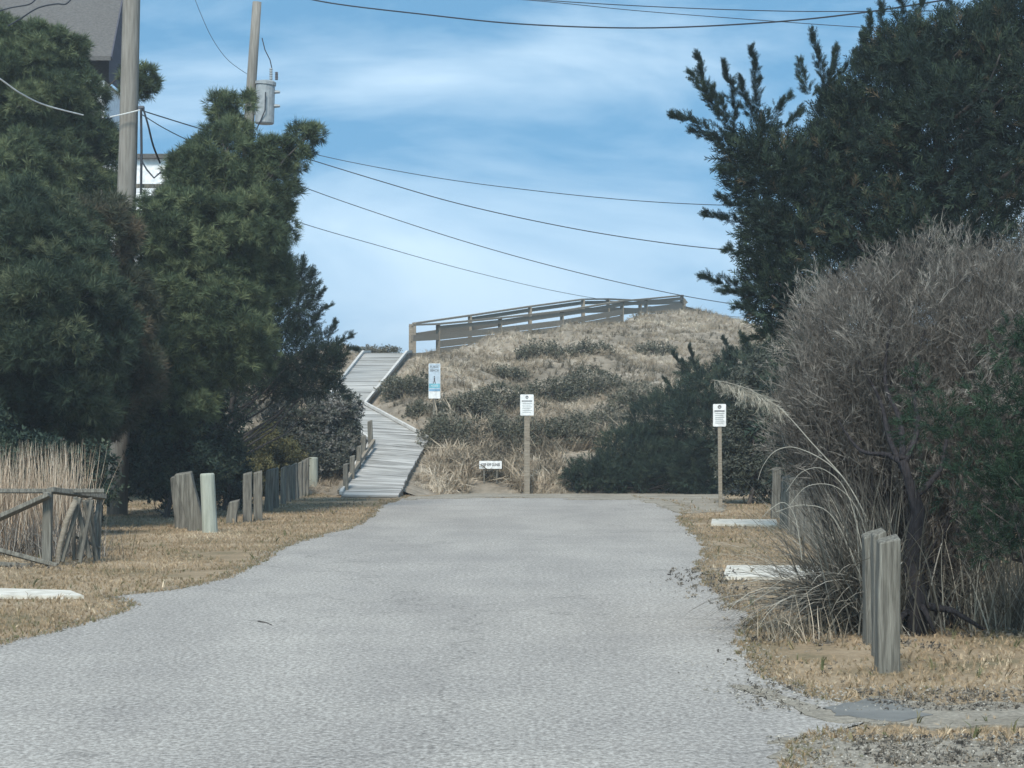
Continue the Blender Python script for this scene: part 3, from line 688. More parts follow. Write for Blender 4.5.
tree('evergreen_shrub', 'low dark evergreen shrub spilling from the dune onto the end of the lane', 'shrub', ground_at(640, 50.2), P(650, 440, 51),
     [LB(600, 474, 50.6, 32, 19, .8), LB(632, 456, 51, 36, 34, .9), LB(662, 435, 51.5, 34, 48, .9), LB(578, 480, 50.4, 18, 12, .4), LB(665, 470, 50.4, 36, 26, .8), LB(625, 478, 50.2, 34, 15, .5), LB(700, 470, 49.8, 28, 28, .5)],
     'cedar', M['dark_leaf'], 0.20, 16, 0.06, limb_n=12, sub=0.26, fill=.8)
tree('evergreen_shrub', 'taller evergreen with ragged sprigs left of the right-hand sign', 'shrub', ground_at(712, 50), P(712, 400, 50),
     [LB(700, 440, 50, 38, 56, 1.0), LB(712, 392, 50.5, 28, 30, .7), LB(735, 420, 50, 30, 60, .9), LB(690, 372, 51, 10, 12, .3), LB(678, 392, 51, 12, 10, .3), LB(735, 368, 51, 22, 16, .5), LB(755, 356, 51, 18, 12, .4)],
     'cedar', M['dark_leaf'], 0.25, 12, 0.07, limb_n=14, sub=0.28, sprigs=SP(51, (700, 395, 672, 352, 9), (705, 385, 690, 345, 8), (690, 410, 664, 378, 9), (735, 372, 722, 338, 8), (750, 362, 740, 332, 7)))
tree('evergreen_shrub', 'muted green shrub right behind the right-hand sign post', 'shrub', ground_at(748, 43.8), P(752, 440, 43.8),
     [LB(752, 445, 44.5, 34, 44, .8), LB(775, 400, 44, 30, 50, .8), LB(735, 462, 44, 20, 34, .4), LB(775, 470, 44, 34, 38, .7), LB(752, 385, 45, 20, 24, .5)],
     'leaf', M['grey_leaf'], 0.15, 11, 0.05, limb_n=12, tint=(0, 0.45))

# bare twiggy shrub: stems fan out of the trunk and break into fine twigs
def bare_shrub():
    base = np.array(G(914, 634)); t = empty('bare_shrub', base, 'big grey leafless shrub on a dark crooked trunk beside the lane', 'shrub')
    Y = base[1]
    mb = MB()
    fork = P(903, 460, Y)
    mb.tube([base - [0, 0, .1], P(917, 600, Y), P(912, 560, Y), P(918, 510, Y), P(908, 478, Y), fork], [0.105, .082, .072, .055, .034, .030], 9)
    for lm in (((908, 478), (890, 440), (880, 400), (858, 360)), ((905, 462), (918, 425), (912, 380), (925, 330)), ((912, 500), (940, 470), (950, 430), (980, 390)), ((905, 465), (888, 455), (860, 450), (838, 420)), ((903, 460), (900, 420), (885, 380), (892, 310))):
        q = [np.array(P(a, b_, Y + .22 * k)) for k, (a, b_) in enumerate(lm)]; mb.tube(smooth(q), list(np.linspace(.03, .006, 16)), 6)
    for a_, b_ in (((914, 600), (935, 632)), ((910, 610), (893, 634)), ((920, 605), (985, 628))):
        mb.tube([P(a_[0], a_[1], Y), P((a_[0] + b_[0]) / 2, (a_[1] + b_[1]) / 2 - 6, Y - .1), P(b_[0], b_[1] + 2, Y - .15)], [.035, .024, .012], 6)
    # envelope of the crown: direction fan from the fork
    Ps, Ds, Ss, Ts = [], [], [], []
    lobes = [LB(930, 368, Y + 1.3, 118, 128, 0.95), LB(862, 388, Y + 1.3, 76, 116, .85), LB(1020, 360, Y + 1.4, 110, 120, .95), LB(895, 520, Y + 1.5, 70, 90, .75), LB(822, 435, Y + 1.5, 40, 62, .5), LB(985, 500, Y + 1.2, 100, 90, .8)]
    stems = []
    for i in range(190):
        lb = lobes[rng.integers(0, len(lobes))]
        u = unit(rng.normal(size=3)); u[2] = abs(u[2]) * 0.9 if rng.random() < 0.7 else u[2]
        tip = np.array(lb[:3]) + u * np.array(lb[3:6]) * (0.6 + .25 * rng.random()); tip[2] = max(tip[2], .45)
        root = fork if rng.random() < -1 else base + np.array([np.clip(rng.normal() * .2, -.4, .6) + .15, 0.5 + rng.random() * .8, 0.0])
        md = root * .45 + tip * .55 + np.array([0, 0, -0.12]) + rng.normal(size=3) * .07
        pts = [root, root * .6 + md * .4, md, md * .45 + tip * .55 + rng.normal(size=3) * .04, tip]
        mb.tube(pts, [.013, .010, .008, .005, .002], 4, cap=False)
        stems.append(np.array(pts))
    mb.build('trunk', M['bark_dark'], t, smooth=True)
    for s in stems:
        k = 95
        tt = 1.5 + 2.5 * rng.random(k) ** 0.8
        pos = np.array([[np.interp(q, range(5), s[:, c]) for c in range(3)] for q in tt]) + rng.normal(size=(k, 3)) * 0.07
        d = unit(s[4] - s[2]) * 0.75 + np.array([0, 0, .5])
        Ps.append(pos); Ds.append(d + rng.normal(size=(k, 3)) * .42); Ss.append(0.16 + .2 * rng.random(k)); Ts.append(np.clip(0.42 + .2 * rng.normal() + rng.normal(size=k) * .13, 0, 1))
    for lb in lobes:    # outer shell of twig tips
        k = int(9000 * lb[3] * lb[5]); u = unit(rng.normal(size=(k, 3))); pos = np.array(lb[:3]) + u * np.array(lb[3:6]) * (0.72 + .28 * rng.random((k, 1)))
        clump = np.array([mnoise.noise(Vector(p * 3.4)) for p in pos])
        pos = pos + u * clump[:, None] * 0.3
        kk = clump > -0.22
        Ps.append(pos[kk]); Ds.append((u * .7 + np.array([0, 0, .65]) + rng.normal(size=(k, 3)) * .48)[kk]); Ss.append((0.09 + .12 * rng.random(k))[kk]); Ts.append(np.clip(0.5 + clump * .8 + rng.normal(size=k) * .14, 0, 1)[kk])
    Pp, Dd, Sz, Tt = map(np.concatenate, (Ps, Ds, Ss, Ts)); k = Pp[:, 2] > 0.12
    V, T, C = scatter_mix('twig', Pp[k], Dd[k], Sz[k], Tt[k]); tri_mesh('crown', V, T, C, M['twigs'], t)
bare_shrub()

tree('cedar_sapling', 'young deep green cedar at the right edge before the bare shrub', 'tree', ground_at(1075, 16.2), P(1070, 330, 16.2),
     [LB(1030, 500, 16.0, 60, 46, .3), LB(985, 470, 15.9, 56, 46, .28), LB(1030, 420, 16.1, 60, 56, .3), LB(942, 425, 15.9, 36, 30, .2), LB(918, 388, 15.9, 14, 18, .1), LB(1015, 345, 16.1, 30, 26, .2), LB(1080, 400, 16.2, 60, 130, .4), LB(1000, 545, 16, 40, 20, .2)],
     'cedar', M['cedar_green'], 0.11, 9, 0.06, limb_n=30, sub=0.34, up=0.15, gaps=0.15)

# ------------------------------------------------------------ dune shrubs
di = [(405, 388, 26, 14, 'smooth dark brush hump right of the boardwalk'), (540, 352, 24, 9, 'small dark shrub high under the railed walkway'), (592, 388, 34, 14, 'dark dune shrub at the right of the middle band'),
      (640, 400, 26, 14, 'dune shrub just above the low evergreen'), (555, 395, 30, 13, 'dune shrub above and right of the middle sign'), (500, 402, 32, 15, 'dune shrub left of the middle sign'), (462, 410, 28, 16, 'dune shrub right of the blue and white sign'),
      (445, 438, 24, 20, 'dark shrub at the outer bend of the boardwalk'), (485, 435, 28, 18, 'dark shrub above the little white lettered sign'), (530, 440, 28, 20, 'dark shrub behind the middle sign post'), (572, 434, 28, 20, 'dark shrub right of the middle sign post'),
      (610, 425, 26, 16, 'scrubby shrub left of the low evergreen'), (420, 412, 14, 8, 'tiny brush clump under the blue and white sign'), (505, 375, 22, 7, 'thin brush patch midway up the dune'), (590, 345, 22, 7, 'thin brush patch below the right part of the walkway'), (655, 352, 22, 7, 'thin brush patch below the end of the walkway'), (378, 345, 26, 5, 'dark brush on the far ridge behind the boardwalk')]
for px, py, rx, ry, lab in di:
    p = hit(px, py + ry * .7) if py > 346 else hit(px, 356); Y = p[1]
    s = Y / F
    t = empty('dune_shrub', (p[0], Y, terrain(p[0], Y)), lab, 'shrub', 'shrubs on the face of the dune')
    z = terrain(p[0], Y)
    lbs = [(p[0], Y + ry * s * 1.5, z + ry * s * .55, rx * s, ry * s * 2.2, ry * s * 1.15), (p[0] - rx * s * .5, Y + ry * s, z + ry * s * .35, rx * s * .6, ry * s * 1.5, ry * s * .9), (p[0] + rx * s * .5, Y + ry * s, z + ry * s * .35, rx * s * .6, ry * s * 1.5, ry * s * .9)]
    crown_mesh('crown', lbs, 'twigleaf', M['dune_leaf'], 0.15, 8, t, sub=0.4, fill=0.4, floor=z - .3, gaps=.1, up=.7)
    mb = MB()
    for k in range(7):
        a = k * .9; q = np.array([p[0] + math.cos(a) * rx * s * .5, Y + 0.2 + math.sin(a) * .25, z + ry * s * .9])
        mb.tube([(p[0], Y + .3, z - .15), (np.array([p[0], Y + .2, z]) + q) / 2, q], [.03, .02, .008], 5)
    mb.build('stem', M['bark'], t)

# ------------------------------------------------------------ dune grass (stuff)
def dune_grass():
    N = 42000
    x = rng.uniform(-11, 15, N); y = 50.0 + 40 * rng.random(N) ** 1.15
    keep = []; z = np.zeros(N); tn = np.zeros(N); sz = np.zeros(N)
    for i in range(N):
        w_ = walk_limit(x[i], y[i])
        if w_ is not None and w_[1] < 0.12: continue
        c = mnoise.noise(Vector((x[i] * .45, y[i] * .35, 3.3)))
        foot = y[i] < 55
        if c < -0.15 and rng.random() > 0.6 and not foot: continue
        if abs(x[i] + .5) < .5 and y[i] < 50.95: continue
        z[i] = terrain(x[i], y[i]); tn[i] = np.clip(0.5 + c * .6 + .55 * mnoise.noise(Vector((x[i] * 1.5, y[i] * 1.1, 9))) + rng.normal() * .14, 0, 1)
        if foot and x[i] > -2.2 and x[i] < 5: sz[i] = 0.32 + .3 * rng.random(); tn[i] = min(1, tn[i] + .12)
        else: sz[i] = 0.14 + .2 * rng.random() ** 1.5
        if w_ is not None and w_[1] < 0.5: sz[i] *= .5
        if y[i] < 50.4: sz[i] *= 0.55
        if y[i] > 66: sz[i] *= 0.75
        if x[i] > 1.2 and y[i] < 53.5: continue
        keep.append(i)
    k = np.array(keep); pos = np.stack([x, y, z], 1)[k]
    V, T, C = scatter_mix('tangle', pos, np.array([0.15, 0, 1]) + rng.normal(size=(len(k), 3)) * [.5, .5, .05], sz[k], tn[k])
    tag(tri_mesh('dune_grass', V, T, C, M['dune_grass']), 'tan beach grass covering the dune', 'grass', None, 'stuff')
dune_grass()

# ------------------------------------------------------------ verge grass (stuff)
def verge():
    pos = []
    def fill(x0, x1, y0, y1, n_):
        X = rng.uniform(x0, x1, n_); Yv = y0 + (y1 - y0) * rng.random(n_) ** 1.5
        l_, r_ = road_edge(Yv)
        c = np.array([mnoise.noise(Vector((a * .8, b_ * .5, 4))) for a, b_ in zip(X, Yv)])
        e = 0.02 + 0.05 * rng.random(n_)
        ok = ((X < l_ - e) | (X > r_ + e)) & (c > -0.32)
        # keep drives, sand and boards clear
        def inbox(pix, m_=0.0):
            p = np.array(gp(*pix)); return (X > p[:, 0].min() - m_) & (X < p[:, 0].max() + m_) & (Yv > p[:, 1].min() - m_) & (Yv < p[:, 1].max() + m_)
        ok &= ~inbox([(711, 526), (778, 521)]); ok &= ~inbox([(723, 580), (825, 568)]); ok &= ~inbox([(-60, 598), (84, 590)])
        ok &= ~((X > 1.3) & (Yv > GY(729)) & (Yv < GY(701)) & (rng.random(n_) > .04)); ok &= ~((X > 1.0) & (Yv < GY(741)) & (rng.random(n_) > .05))
        ok &= ~((Yv > 46.8) & (X > -4) & (X < 6)); ok &= ~((Yv > 40.5) & (X > 2.5) & (X < 4.1) & (rng.random(n_) > .1))
        pos.append(np.stack([X[ok], Yv[ok], np.full(ok.sum(), -.004), np.clip(.5 + c[ok] * .6 + rng.normal(size=ok.sum()) * .2, 0, 1)], 1))
    fill(-9, -1.8, 13, 50, 60000); fill(1.2, 9, 10, 50, 62000)
    p = np.concatenate(pos)
    sz = 0.028 + 0.03 * rng.random(len(p))
    V, T, C = scatter_mix('short', p[:, :3], np.array([0, 0, 1]) + rng.normal(size=(len(p), 3)) * [.5, .5, .05], sz, p[:, 3])
    tag(tri_mesh('verge_grass', V, T, C, M['verge_grass']), 'short dry grass on both verges', 'grass', None, 'stuff')
verge()

def litter():
    """twigs, dead leaves and stones lying about: nobody could count them"""
    P0, D0, S0 = [], [], []
    def patch(pix, n_, s0, s1):
        p = np.array(gp(*pix)); x = rng.uniform(p[:, 0].min(), p[:, 0].max(), n_); y = rng.uniform(p[:, 1].min(), p[:, 1].max(), n_)
        P0.append(np.stack([x, y, np.full(n_, .015)], 1)); S0.append(rng.uniform(s0, s1, n_))
    patch([(880, 712), (1040, 692)], 420, .015, .05); patch([(880, 768), (1040, 738)], 380, .015, .06); patch([(800, 768), (900, 738)], 60, .015, .04)
    patch([(755, 712), (800, 685)], 60, .02, .05); patch([(690, 600), (730, 570)], 130, .03, .09); patch([(760, 650), (850, 600)], 200, .03, .08); patch([(0, 570), (110, 556)], 90, .03, .07)
    patch([(700, 545), (800, 528)], 60, .03, .07); patch([(750, 690), (1020, 640)], 120, .015, .04); patch([(300, 515), (370, 500)], 60, .03, .08); patch([(930, 640), (1030, 615)], 130, .03, .09)
    p = np.concatenate(P0); s = np.concatenate(S0); n_ = len(p)
    d = np.concatenate([rng.normal(size=(n_, 2)), np.abs(rng.normal(size=(n_, 1))) * .25], 1)
    V, T, C = scatter_mix('leaf', p, d, s, rng.random(n_))
    tag(tri_mesh('leaf_litter', V, T, C, M['debris']), 'dead leaves and broken twigs scattered on the verges', 'leaf litter', None, 'stuff')
litter()
def gravel():
    Pq, Sq = [], []
    for pix, n_ in (([(745, 712), (1040, 686)], 900), ([(790, 768), (1040, 736)], 1300), ([(700, 706), (760, 660)], 160), ([(735, 660), (775, 625)], 120), ([(660, 600), (730, 575)], 90), ([(640, 515), (725, 495)], 300), ([(380, 500), (640, 492)], 500)):
        p = np.array(gp(*pix)); x = rng.uniform(p[:, 0].min(), p[:, 0].max(), n_); y = rng.uniform(p[:, 1].min(), p[:, 1].max(), n_)
        Pq.append(np.stack([x, y, np.full(n_, .012)], 1)); Sq.append(rng.uniform(.003, .011, n_))
    p = np.concatenate(Pq); n_ = len(p)
    tv = np.array([(1, 0, -.2), (.3, .9, -.2), (-.8, .6, -.2), (-.7, -.7, -.2), (.4, -.9, -.2), (.1, .1, .6), (-.2, -.1, .55)]); tf = np.array([(0, 1, 5), (1, 2, 5), (2, 6, 5), (2, 3, 6), (3, 4, 6), (4, 5, 6), (4, 0, 5)])
    V, T, C = scatter(tv, tf, p, np.tile([0, 0, 1.], (n_, 1)) + rng.normal(size=(n_, 3)) * .1, np.concatenate(Sq), rng.random(n_))
    M['gravel'] = tinted('gravel_stones', [(0, (.09, .083, .07)), (.5, (.21, .195, .165)), (1, (.36, .335, .29))])
    tag(tri_mesh('gravel', V, T, C, M['gravel']), 'loose pale gravel along the road edge', 'gravel', None, 'stuff')
gravel()
def fringe():
    Pq, Sq, Tq, Pg, Sg, Tg = [], [], [], [], [], []
    for k in range(15000):
        y = 9 + 40 * rng.random() ** 1.4; l_, r_ = road_edge(y); sd_ = rng.random() < .5; e = l_ if sd_ else r_; o_ = rng.normal() * .07 + (abs(rng.normal()) * .05)
        x = e + (o_ if not sd_ else -o_)
        Pq.append((x, y, .008)); Sq.append(.003 + .007 * rng.random() ** 2); Tq.append(rng.random() * .8)
        if k % 2 == 0:
            o2 = abs(rng.normal()) * .10 - .06; x = e + (-o2 if sd_ else o2)
            if abs(y - GY(715)) < .6 and x > 1.2: continue
            Pg.append((x, y, .0)); Sg.append(.02 + .035 * rng.random()); Tg.append(rng.random() * .6)
    p = np.array(Pq); n_ = len(p); tv = np.array([(1, 0, -.2), (.3, .9, -.2), (-.8, .6, -.2), (-.7, -.7, -.2), (.4, -.9, -.2), (.1, .1, .6)]); tf = np.array([(0, 1, 5), (1, 2, 5), (2, 3, 5), (3, 4, 5), (4, 0, 5)])
    V, T, C = scatter(tv, tf, p, np.tile([0, 0, 1.], (n_, 1)) + rng.normal(size=(n_, 3)) * .1, np.array(Sq), np.array(Tq))
    tag(tri_mesh('road_grit', V, T, C, M['gravel']), 'crumbled grit along both edges of the asphalt', 'gravel', None, 'stuff')
    p = np.array(Pg); V, T, C = scatter_mix('short', p, np.array([0, 0, 1]) + rng.normal(size=(len(p), 3)) * [.6, .6, .05], np.array(Sg), np.array(Tg))
    tag(tri_mesh('edge_grass', V, T, C, M['verge_grass']), 'sparse dry grass creeping over the asphalt edge', 'grass', None, 'stuff')
    # taller scattered tufts and weeds in the verges
    n_ = 1500; X = rng.uniform(-8, 8, n_); Yv = 11 + 38 * rng.random(n_) ** 1.4; l_, r_ = road_edge(Yv); ok = (X < l_ - .1) | (X > r_ + .1)
    ok &= ~((Yv > 46.8) & (X > -4) & (X < 6))
    p = np.stack([X, Yv, np.zeros(n_)], 1)[ok]; V, T, C = scatter_mix('short', p, np.array([0, 0, 1]) + rng.normal(size=(len(p), 3)) * [.3, .3, .05], rng.uniform(.06, .13, len(p)), np.clip(rng.normal(.35, .3, len(p)), 0, 1))
    tag(tri_mesh('verge_tufts', V, T, C, M['verge_grass']), 'taller tufts and weeds dotted over the verges', 'grass', None, 'stuff')
fringe()

# ------------------------------------------------------------ grasses and reeds
M['pampas_leaf'] = tinted('dry_pampas_leaves', [(0, (0.06, 0.055, 0.045)), (0.6, (0.17, 0.157, 0.13)), (1, (0.42, 0.395, 0.34))], trans=0.1)
M['stalk'] = plain('dry_stalk', (0.34, 0.32, 0.27), 0.7)
def fountain(name, label, cat, base, n_, length, width, mat, lean=(0, 0), droop=1.0, spread=(0.2, 1.0), group=None, rad=.12, curl=0.5, parts=None):
    t = empty(name, base, label, cat, group); V, T, C = [], [], []
    for i in range(n_):
        a = rng.random() * 6.28; sp = rng.uniform(*spread); L = length * rng.uniform(.55, 1.1)
        h = np.array([math.cos(a) * sp + lean[0], math.sin(a) * sp * .8 + lean[1], 0]); b0 = np.array(base) + np.array([rng.normal() * rad, rng.normal() * rad, 0])
        pts = []; vel = unit(h + np.array([0, 0, 1.0])); p = b0.copy(); k = 9
        for j in range(k + 1):
            pts.append(p.copy()); vel = unit(vel + np.array([0, 0, -droop * sp * 2.0 / k * (j / k + .3)]) + rng.normal(size=3) * .03); p = p + vel * L / k
            if p[2] < 0.01: p[2] = 0.01
        side = unit(np.cross(vel, [0, 0, 1]) + 1e-6); tn = rng.random(); i0 = len(V)
        for j, q in enumerate(pts):
            ww = width * (1 - (j / k) ** 1.8) * .5 + 0.0006
            V += [q - side * ww, q + side * ww + [0, 0, ww * .6]]; C += [tn, tn]
            if j: b_ = i0 + 2 * j; T += [(b_ - 2, b_ - 1, b_), (b_ - 1, b_ + 1, b_)]
    tri_mesh('leaves', np.array(V), np.array(T), np.array(C), mat, t)
    return t
fountain('pampas_grass', 'dry pampas clump drooping over the right verge with one plume', 'grass clump', G(880, 630), 1150, 1.35, .012, M['pampas_leaf'], lean=(-.55, -.05), droop=1.1, spread=(.15, 1.0), rad=.2)
pg = COL.objects['pampas_grass'] if 'pampas_grass' in COL.objects else None
# plume: stem arching left with hanging feathery tassels
Yp = 16.7
st = [P(868, 520, Yp), P(845, 480, Yp), P(812, 443, Yp), P(785, 413, Yp), P(762, 396, Yp), P(740, 386, Yp), P(714, 380, Yp)]
MB().tube(smooth(st), list(np.linspace(.0055, .002, 31)), 5).build('stem', M['stalk'], pg)
Pq, Dq, Sq = [], [], []
for i in range(300):
    s = 3.2 + 2.8 * rng.random(); q = np.array([np.interp(s, range(7), np.array(st)[:, c]) for c in range(3)])
    Pq.append(q + rng.normal(size=3) * .012); Dq.append(np.array([.35, 0, -.75]) + rng.normal(size=3) * .35); Sq.append(.06 + .10 * rng.random() * (1 if s < 5.4 else .5))
V, T, C = scatter_mix('twig', np.array(Pq), np.array(Dq), np.array(Sq), .6 + .4 * rng.random(len(Pq))); tri_mesh('plume', V, T, C, M['dead_leaf'], pg)
for pts in ([(842, 476), (826, 462), (808, 452), (790, 447), (774, 452), (763, 466), (758, 480)], [(802, 560), (796, 520), (785, 503), (772, 508), (758, 522)], [(870, 590), (850, 500), (825, 470), (802, 472), (786, 492)], [(880, 600), (862, 520), (838, 488), (808, 486), (790, 505)], [(870, 600), (835, 520), (805, 505), (776, 512)]):
    q = smooth([P(a, b_, 16.6) for a, b_ in pts]); MB().tube(q, list(np.linspace(.0042, .0015, len(q))), 4).build('stem', M['stalk'], pg)
fountain('reed_clump', 'tangle of dry reeds leaning behind the near post pair', 'grass clump', G(985, 626), 300, .85, .009, M['dead_leaf'], lean=(.05, -.05), droop=.5, spread=(.1, .9), rad=.28)
fountain('reed_clump', 'dry reeds at the right edge under the green cedar', 'grass clump', G(1025, 628), 260, .80, .010, M['dead_leaf'], lean=(-.1, 0), droop=.6, spread=(.1, .9), rad=.2)
fountain('weed_clump', 'wispy olive weeds at the road edge under the pampas', 'grass clump', G(800, 640), 130, .38, .006, M['dune_grass'], lean=(-.1, 0), droop=.9, spread=(.2, 1.0), rad=.2)
gtan = 'tall tan ornamental grass clumps by the broken fence'
for px, Yq, lab in ((12, 27.5, 'tall pinkish tan grass clump at the left picture edge behind the fence'), (58, 27.2, 'tall tan grass clump fanning right above the fence corner'), (-30, 27.8, 'tall tan grass clump mostly cut off by the left edge')):
    fountain('ornamental_grass', lab, 'grass clump', ground_at(px, Yq), 520, 1.30, .012, M['tan_grass'], lean=(.05, 0), droop=.25, spread=(.0, .48), group=gtan, rad=.17)
for px, Yq, lab in ((75, 26.3, 'fine dead brush inside the collapsed fence corner'), (20, 26.6, 'fine dead brush low behind the fallen rail')):
    fountain('dead_brush', lab, 'grass clump', ground_at(px, Yq), 200, .7, .008, M['twigs'], droop=.6, spread=(.1, 1.0), rad=.25)

# ------------------------------------------------------------ posts
gl = 'timber posts along the left verge'
def square_post(name, base, w_, d_, h, label, group, mat='wood', tilt=(0, 0), chamf=True, cat='post', rz=0):
    """a timber post with a weathered, slanted top and a split in its face"""
    b0 = np.array(base, float); mb = MB(); n_ = 5
    lean = np.array([tilt[0], tilt[1], 0])
    rings = []
    for i in range(n_ + 1):
        z = h * i / n_; q = []
        for sx, sy in ((-1, -1), (1, -1), (1, 1), (-1, 1)):
            x, y = sx * w_ / 2, sy * d_ / 2
            x, y = x * math.cos(rz) - y * math.sin(rz), x * math.sin(rz) + y * math.cos(rz)
            q.append(b0 + [x, y, z - (0.12 if i == 0 else 0)] + lean * z + rng.normal(size=3) * 0.003 + ([0, 0, (sx * .018 + sy * .012)] if i == n_ else [0, 0, 0]))
        rings.append(q)
    V = [p for q in rings for p in q]; Fq = [(3, 2, 1, 0), tuple(4 * n_ + k for k in range(4))]
    for i in range(n_):
        for k in range(4):
            k2 = (k + 1) % 4; Fq.append((4 * i + k, 4 * i + k2, 4 * i + 4 + k2, 4 * i + 4 + k))
    mb.add(V, Fq); o = mb.build(name, M[mat], bevel=.008)
    # give the object a base origin
    import mathutils
    o.data.transform(mathutils.Matrix.Translation(-Vector(b0))); o.location = [float(c) for c in b0]
    return tag(o, label, cat, group)
def round_post(name, base, r, h, label, group, mat, tilt=(0, 0)):
    b0 = np.array(base, float); ln = np.array([tilt[0], tilt[1], 1.0])
    mb = MB(); hs = [-.12, .1, .3, h * .6, h - .03, h - .008, h]; rs = [r * 1.04, r * 1.03, r, r * .99, r * .98, r * .93, r * .80]
    mb.tube([b0 + ln * z for z in hs], rs, 14); o = mb.build(name, M[mat], smooth=False)
    import mathutils
    o.data.transform(mathutils.Matrix.Translation(-Vector(b0))); o.location = [float(c) for c in b0]
    return tag(o, label, 'post', group)

square_post('leaning_post', G(184, 528), .24, .22, .80, 'dark stubby post leaning left, behind the pale leaning one', gl, 'wood_dark', (-.10, 0))
square_post('leaning_post', G(198, 530.5), .25, .18, .86, 'grey stubby post leaning left beside the pale green round post', gl, 'wood', (-.26, 0))
round_post('round_post', G(210, 532), .112, .87, 'pale green round bollard post nearest on the left verge', gl, 'pale_post', (-.05, 0))
round_post('round_post', G(313, 493), .115, .83, 'pale round post ending the row beside the boardwalk', gl, 'pale_post')
ordn = ['nearest', 'second', 'third', 'fourth', 'fifth', 'sixth', 'seventh', 'eighth', 'ninth', 'tenth', 'eleventh', 'twelfth']
rowtop = [473, 472, 469.5, 468.5, 467, 466, 464.5, 463.5, 462, 460, 458.5]
rowpx = [(247.5, 522), (258, 520), (268.5, 511), (276.5, 508), (283, 504), (288, 501.5), (292.5, 500), (296.5, 498.5), (300, 497), (303.5, 496), (306.5, 495)]
for i, (a, b_) in enumerate(rowpx):
    h = (b_ - rowtop[i]) * GY(b_) / F
    square_post('timber_post', G(a, b_), .145 if i < 3 else .10, .10, h, ordn[i] + ' timber post of the left-hand row, counted from the camera', gl, 'wood_dark' if i == 0 else 'wood', (rng.normal() * .02, 0), rz=rng.normal() * .1)
for i, (a, Yq) in enumerate([(346, 48.2), (352, 49.3), (358, 50.4), (364, 51.4), (371, 52.6)]):
    zb = 0 if Yq < 50.4 else max(0, terrain(P(a, 480, Yq)[0], Yq)); zt = P(a, [464, 456, 446, 436, 421][i], Yq)[2]
    b0 = P(a, 480, Yq); b0[2] = zb
    square_post('timber_post', b0, .11, .11, zt - zb, ordn[i] + ' slim post up the left side of the boardwalk', gl, 'wood', (rng.normal() * .02, 0))

# low stump between the leaning post and the row
square_post('stump', G(231, 523), .16, .14, .36, 'short pale stump in the dark gap behind the round post', gl, 'wood', (.15, 0), cat='stump')

gr = 'timber posts along the right verge'
square_post('timber_post', G(870.5, 643), .085, .16, .80, 'farthest of the three close-set grey posts at right', gr, 'wood', (-.01, 0))
square_post('timber_post', G(878.5, 655), .085, .14, .86, 'middle one of the three close-set grey posts at right', gr, 'wood', (0, 0))
square_post('timber_post', G(887, 671), .14, .14, .86, 'nearest and widest grey post standing in the right verge grass', gr, 'wood', (.012, 0))
rp = [(775, 518, .84), (784, 529, .80), (792, 534, .82), (800, 538, .8), (808, 543, .8), (816, 548, .8), (824, 554, .8)]
for i, (a, b_, h) in enumerate(rp):
    square_post('timber_post', G(a, b_), .13 if i else .14, .13, h, ('pale tall post at the far end of the right-hand row' if i == 0 else ordn[i] + ' grey post from the far end of the right-hand row'), gr, 'wood' if i == 0 else 'wood_dark', (rng.normal() * .03, 0))

# ------------------------------------------------------------ broken rail fence
rf = empty('rail_fence', G(50, 566), 'collapsed weathered rail fence around the tan grass', 'fence')
Yf = GY(565)
def fb(name, p, q, w_, h_, ya=0, yb=0, mat='wood'):
    a = P(p[0], p[1], Yf + ya); b_ = P(q[0], q[1], Yf + yb); MB().beam(a, b_, w_, h_, up=(0, -1, 0.2)).build(name, M[mat], rf, bevel=.006)
fb('post', (47, 568), (48, 492), .10, .10); fb('post', (97, 560), (100, 492), .06, .07, .8, .8)
fb('rail', (-30, 491), (104, 491), .05, .045, -.05, .4, 'wood'); fb('rail', (50, 490), (104, 497), .06, .09, 0, .8)
fb('rail', (-30, 531), (50, 495), .05, .16, -.1, -.1); fb('rail', (-20, 545), (58, 566), .05, .13, -.1, -.15)
fb('rail', (-20, 563), (30, 566), .05, .06, -.3, -.2, 'wood_dark')
fb('brace', (75, 497), (90, 558), .05, .06, .2, .3); fb('brace', (74, 500), (74, 560), .035, .04, .3, .3); fb('brace', (88, 500), (78, 560), .05, .05, .5, .3); fb('brace', (90, 498), (96, 560), .05, .06, .5, .7, 'wood_dark')
mbb = MB(); mbb.tube([P(a, b_, Yf + .05) for a, b_ in ((76, 500), (67, 520), (60, 545), (56, 566), (64, 569))], [.035, .036, .034, .03, .02], 7); mbb.build('bent_brace', M['wood_rail'], rf, smooth=True)
fb('brace', (99, 500), (92, 545), .04, .04, .8, .6)
fb('brace', (80, 498), (62, 562), .045, .05, .15, .1); fb('brace', (92, 500), (80, 563), .04, .04, .25, .2, 'wood_dark'); fb('brace', (84, 500), (98, 563), .04, .045, .35, .5); fb('rail', (60, 530), (100, 548), .03, .04, .3, .6, 'wood_dark')

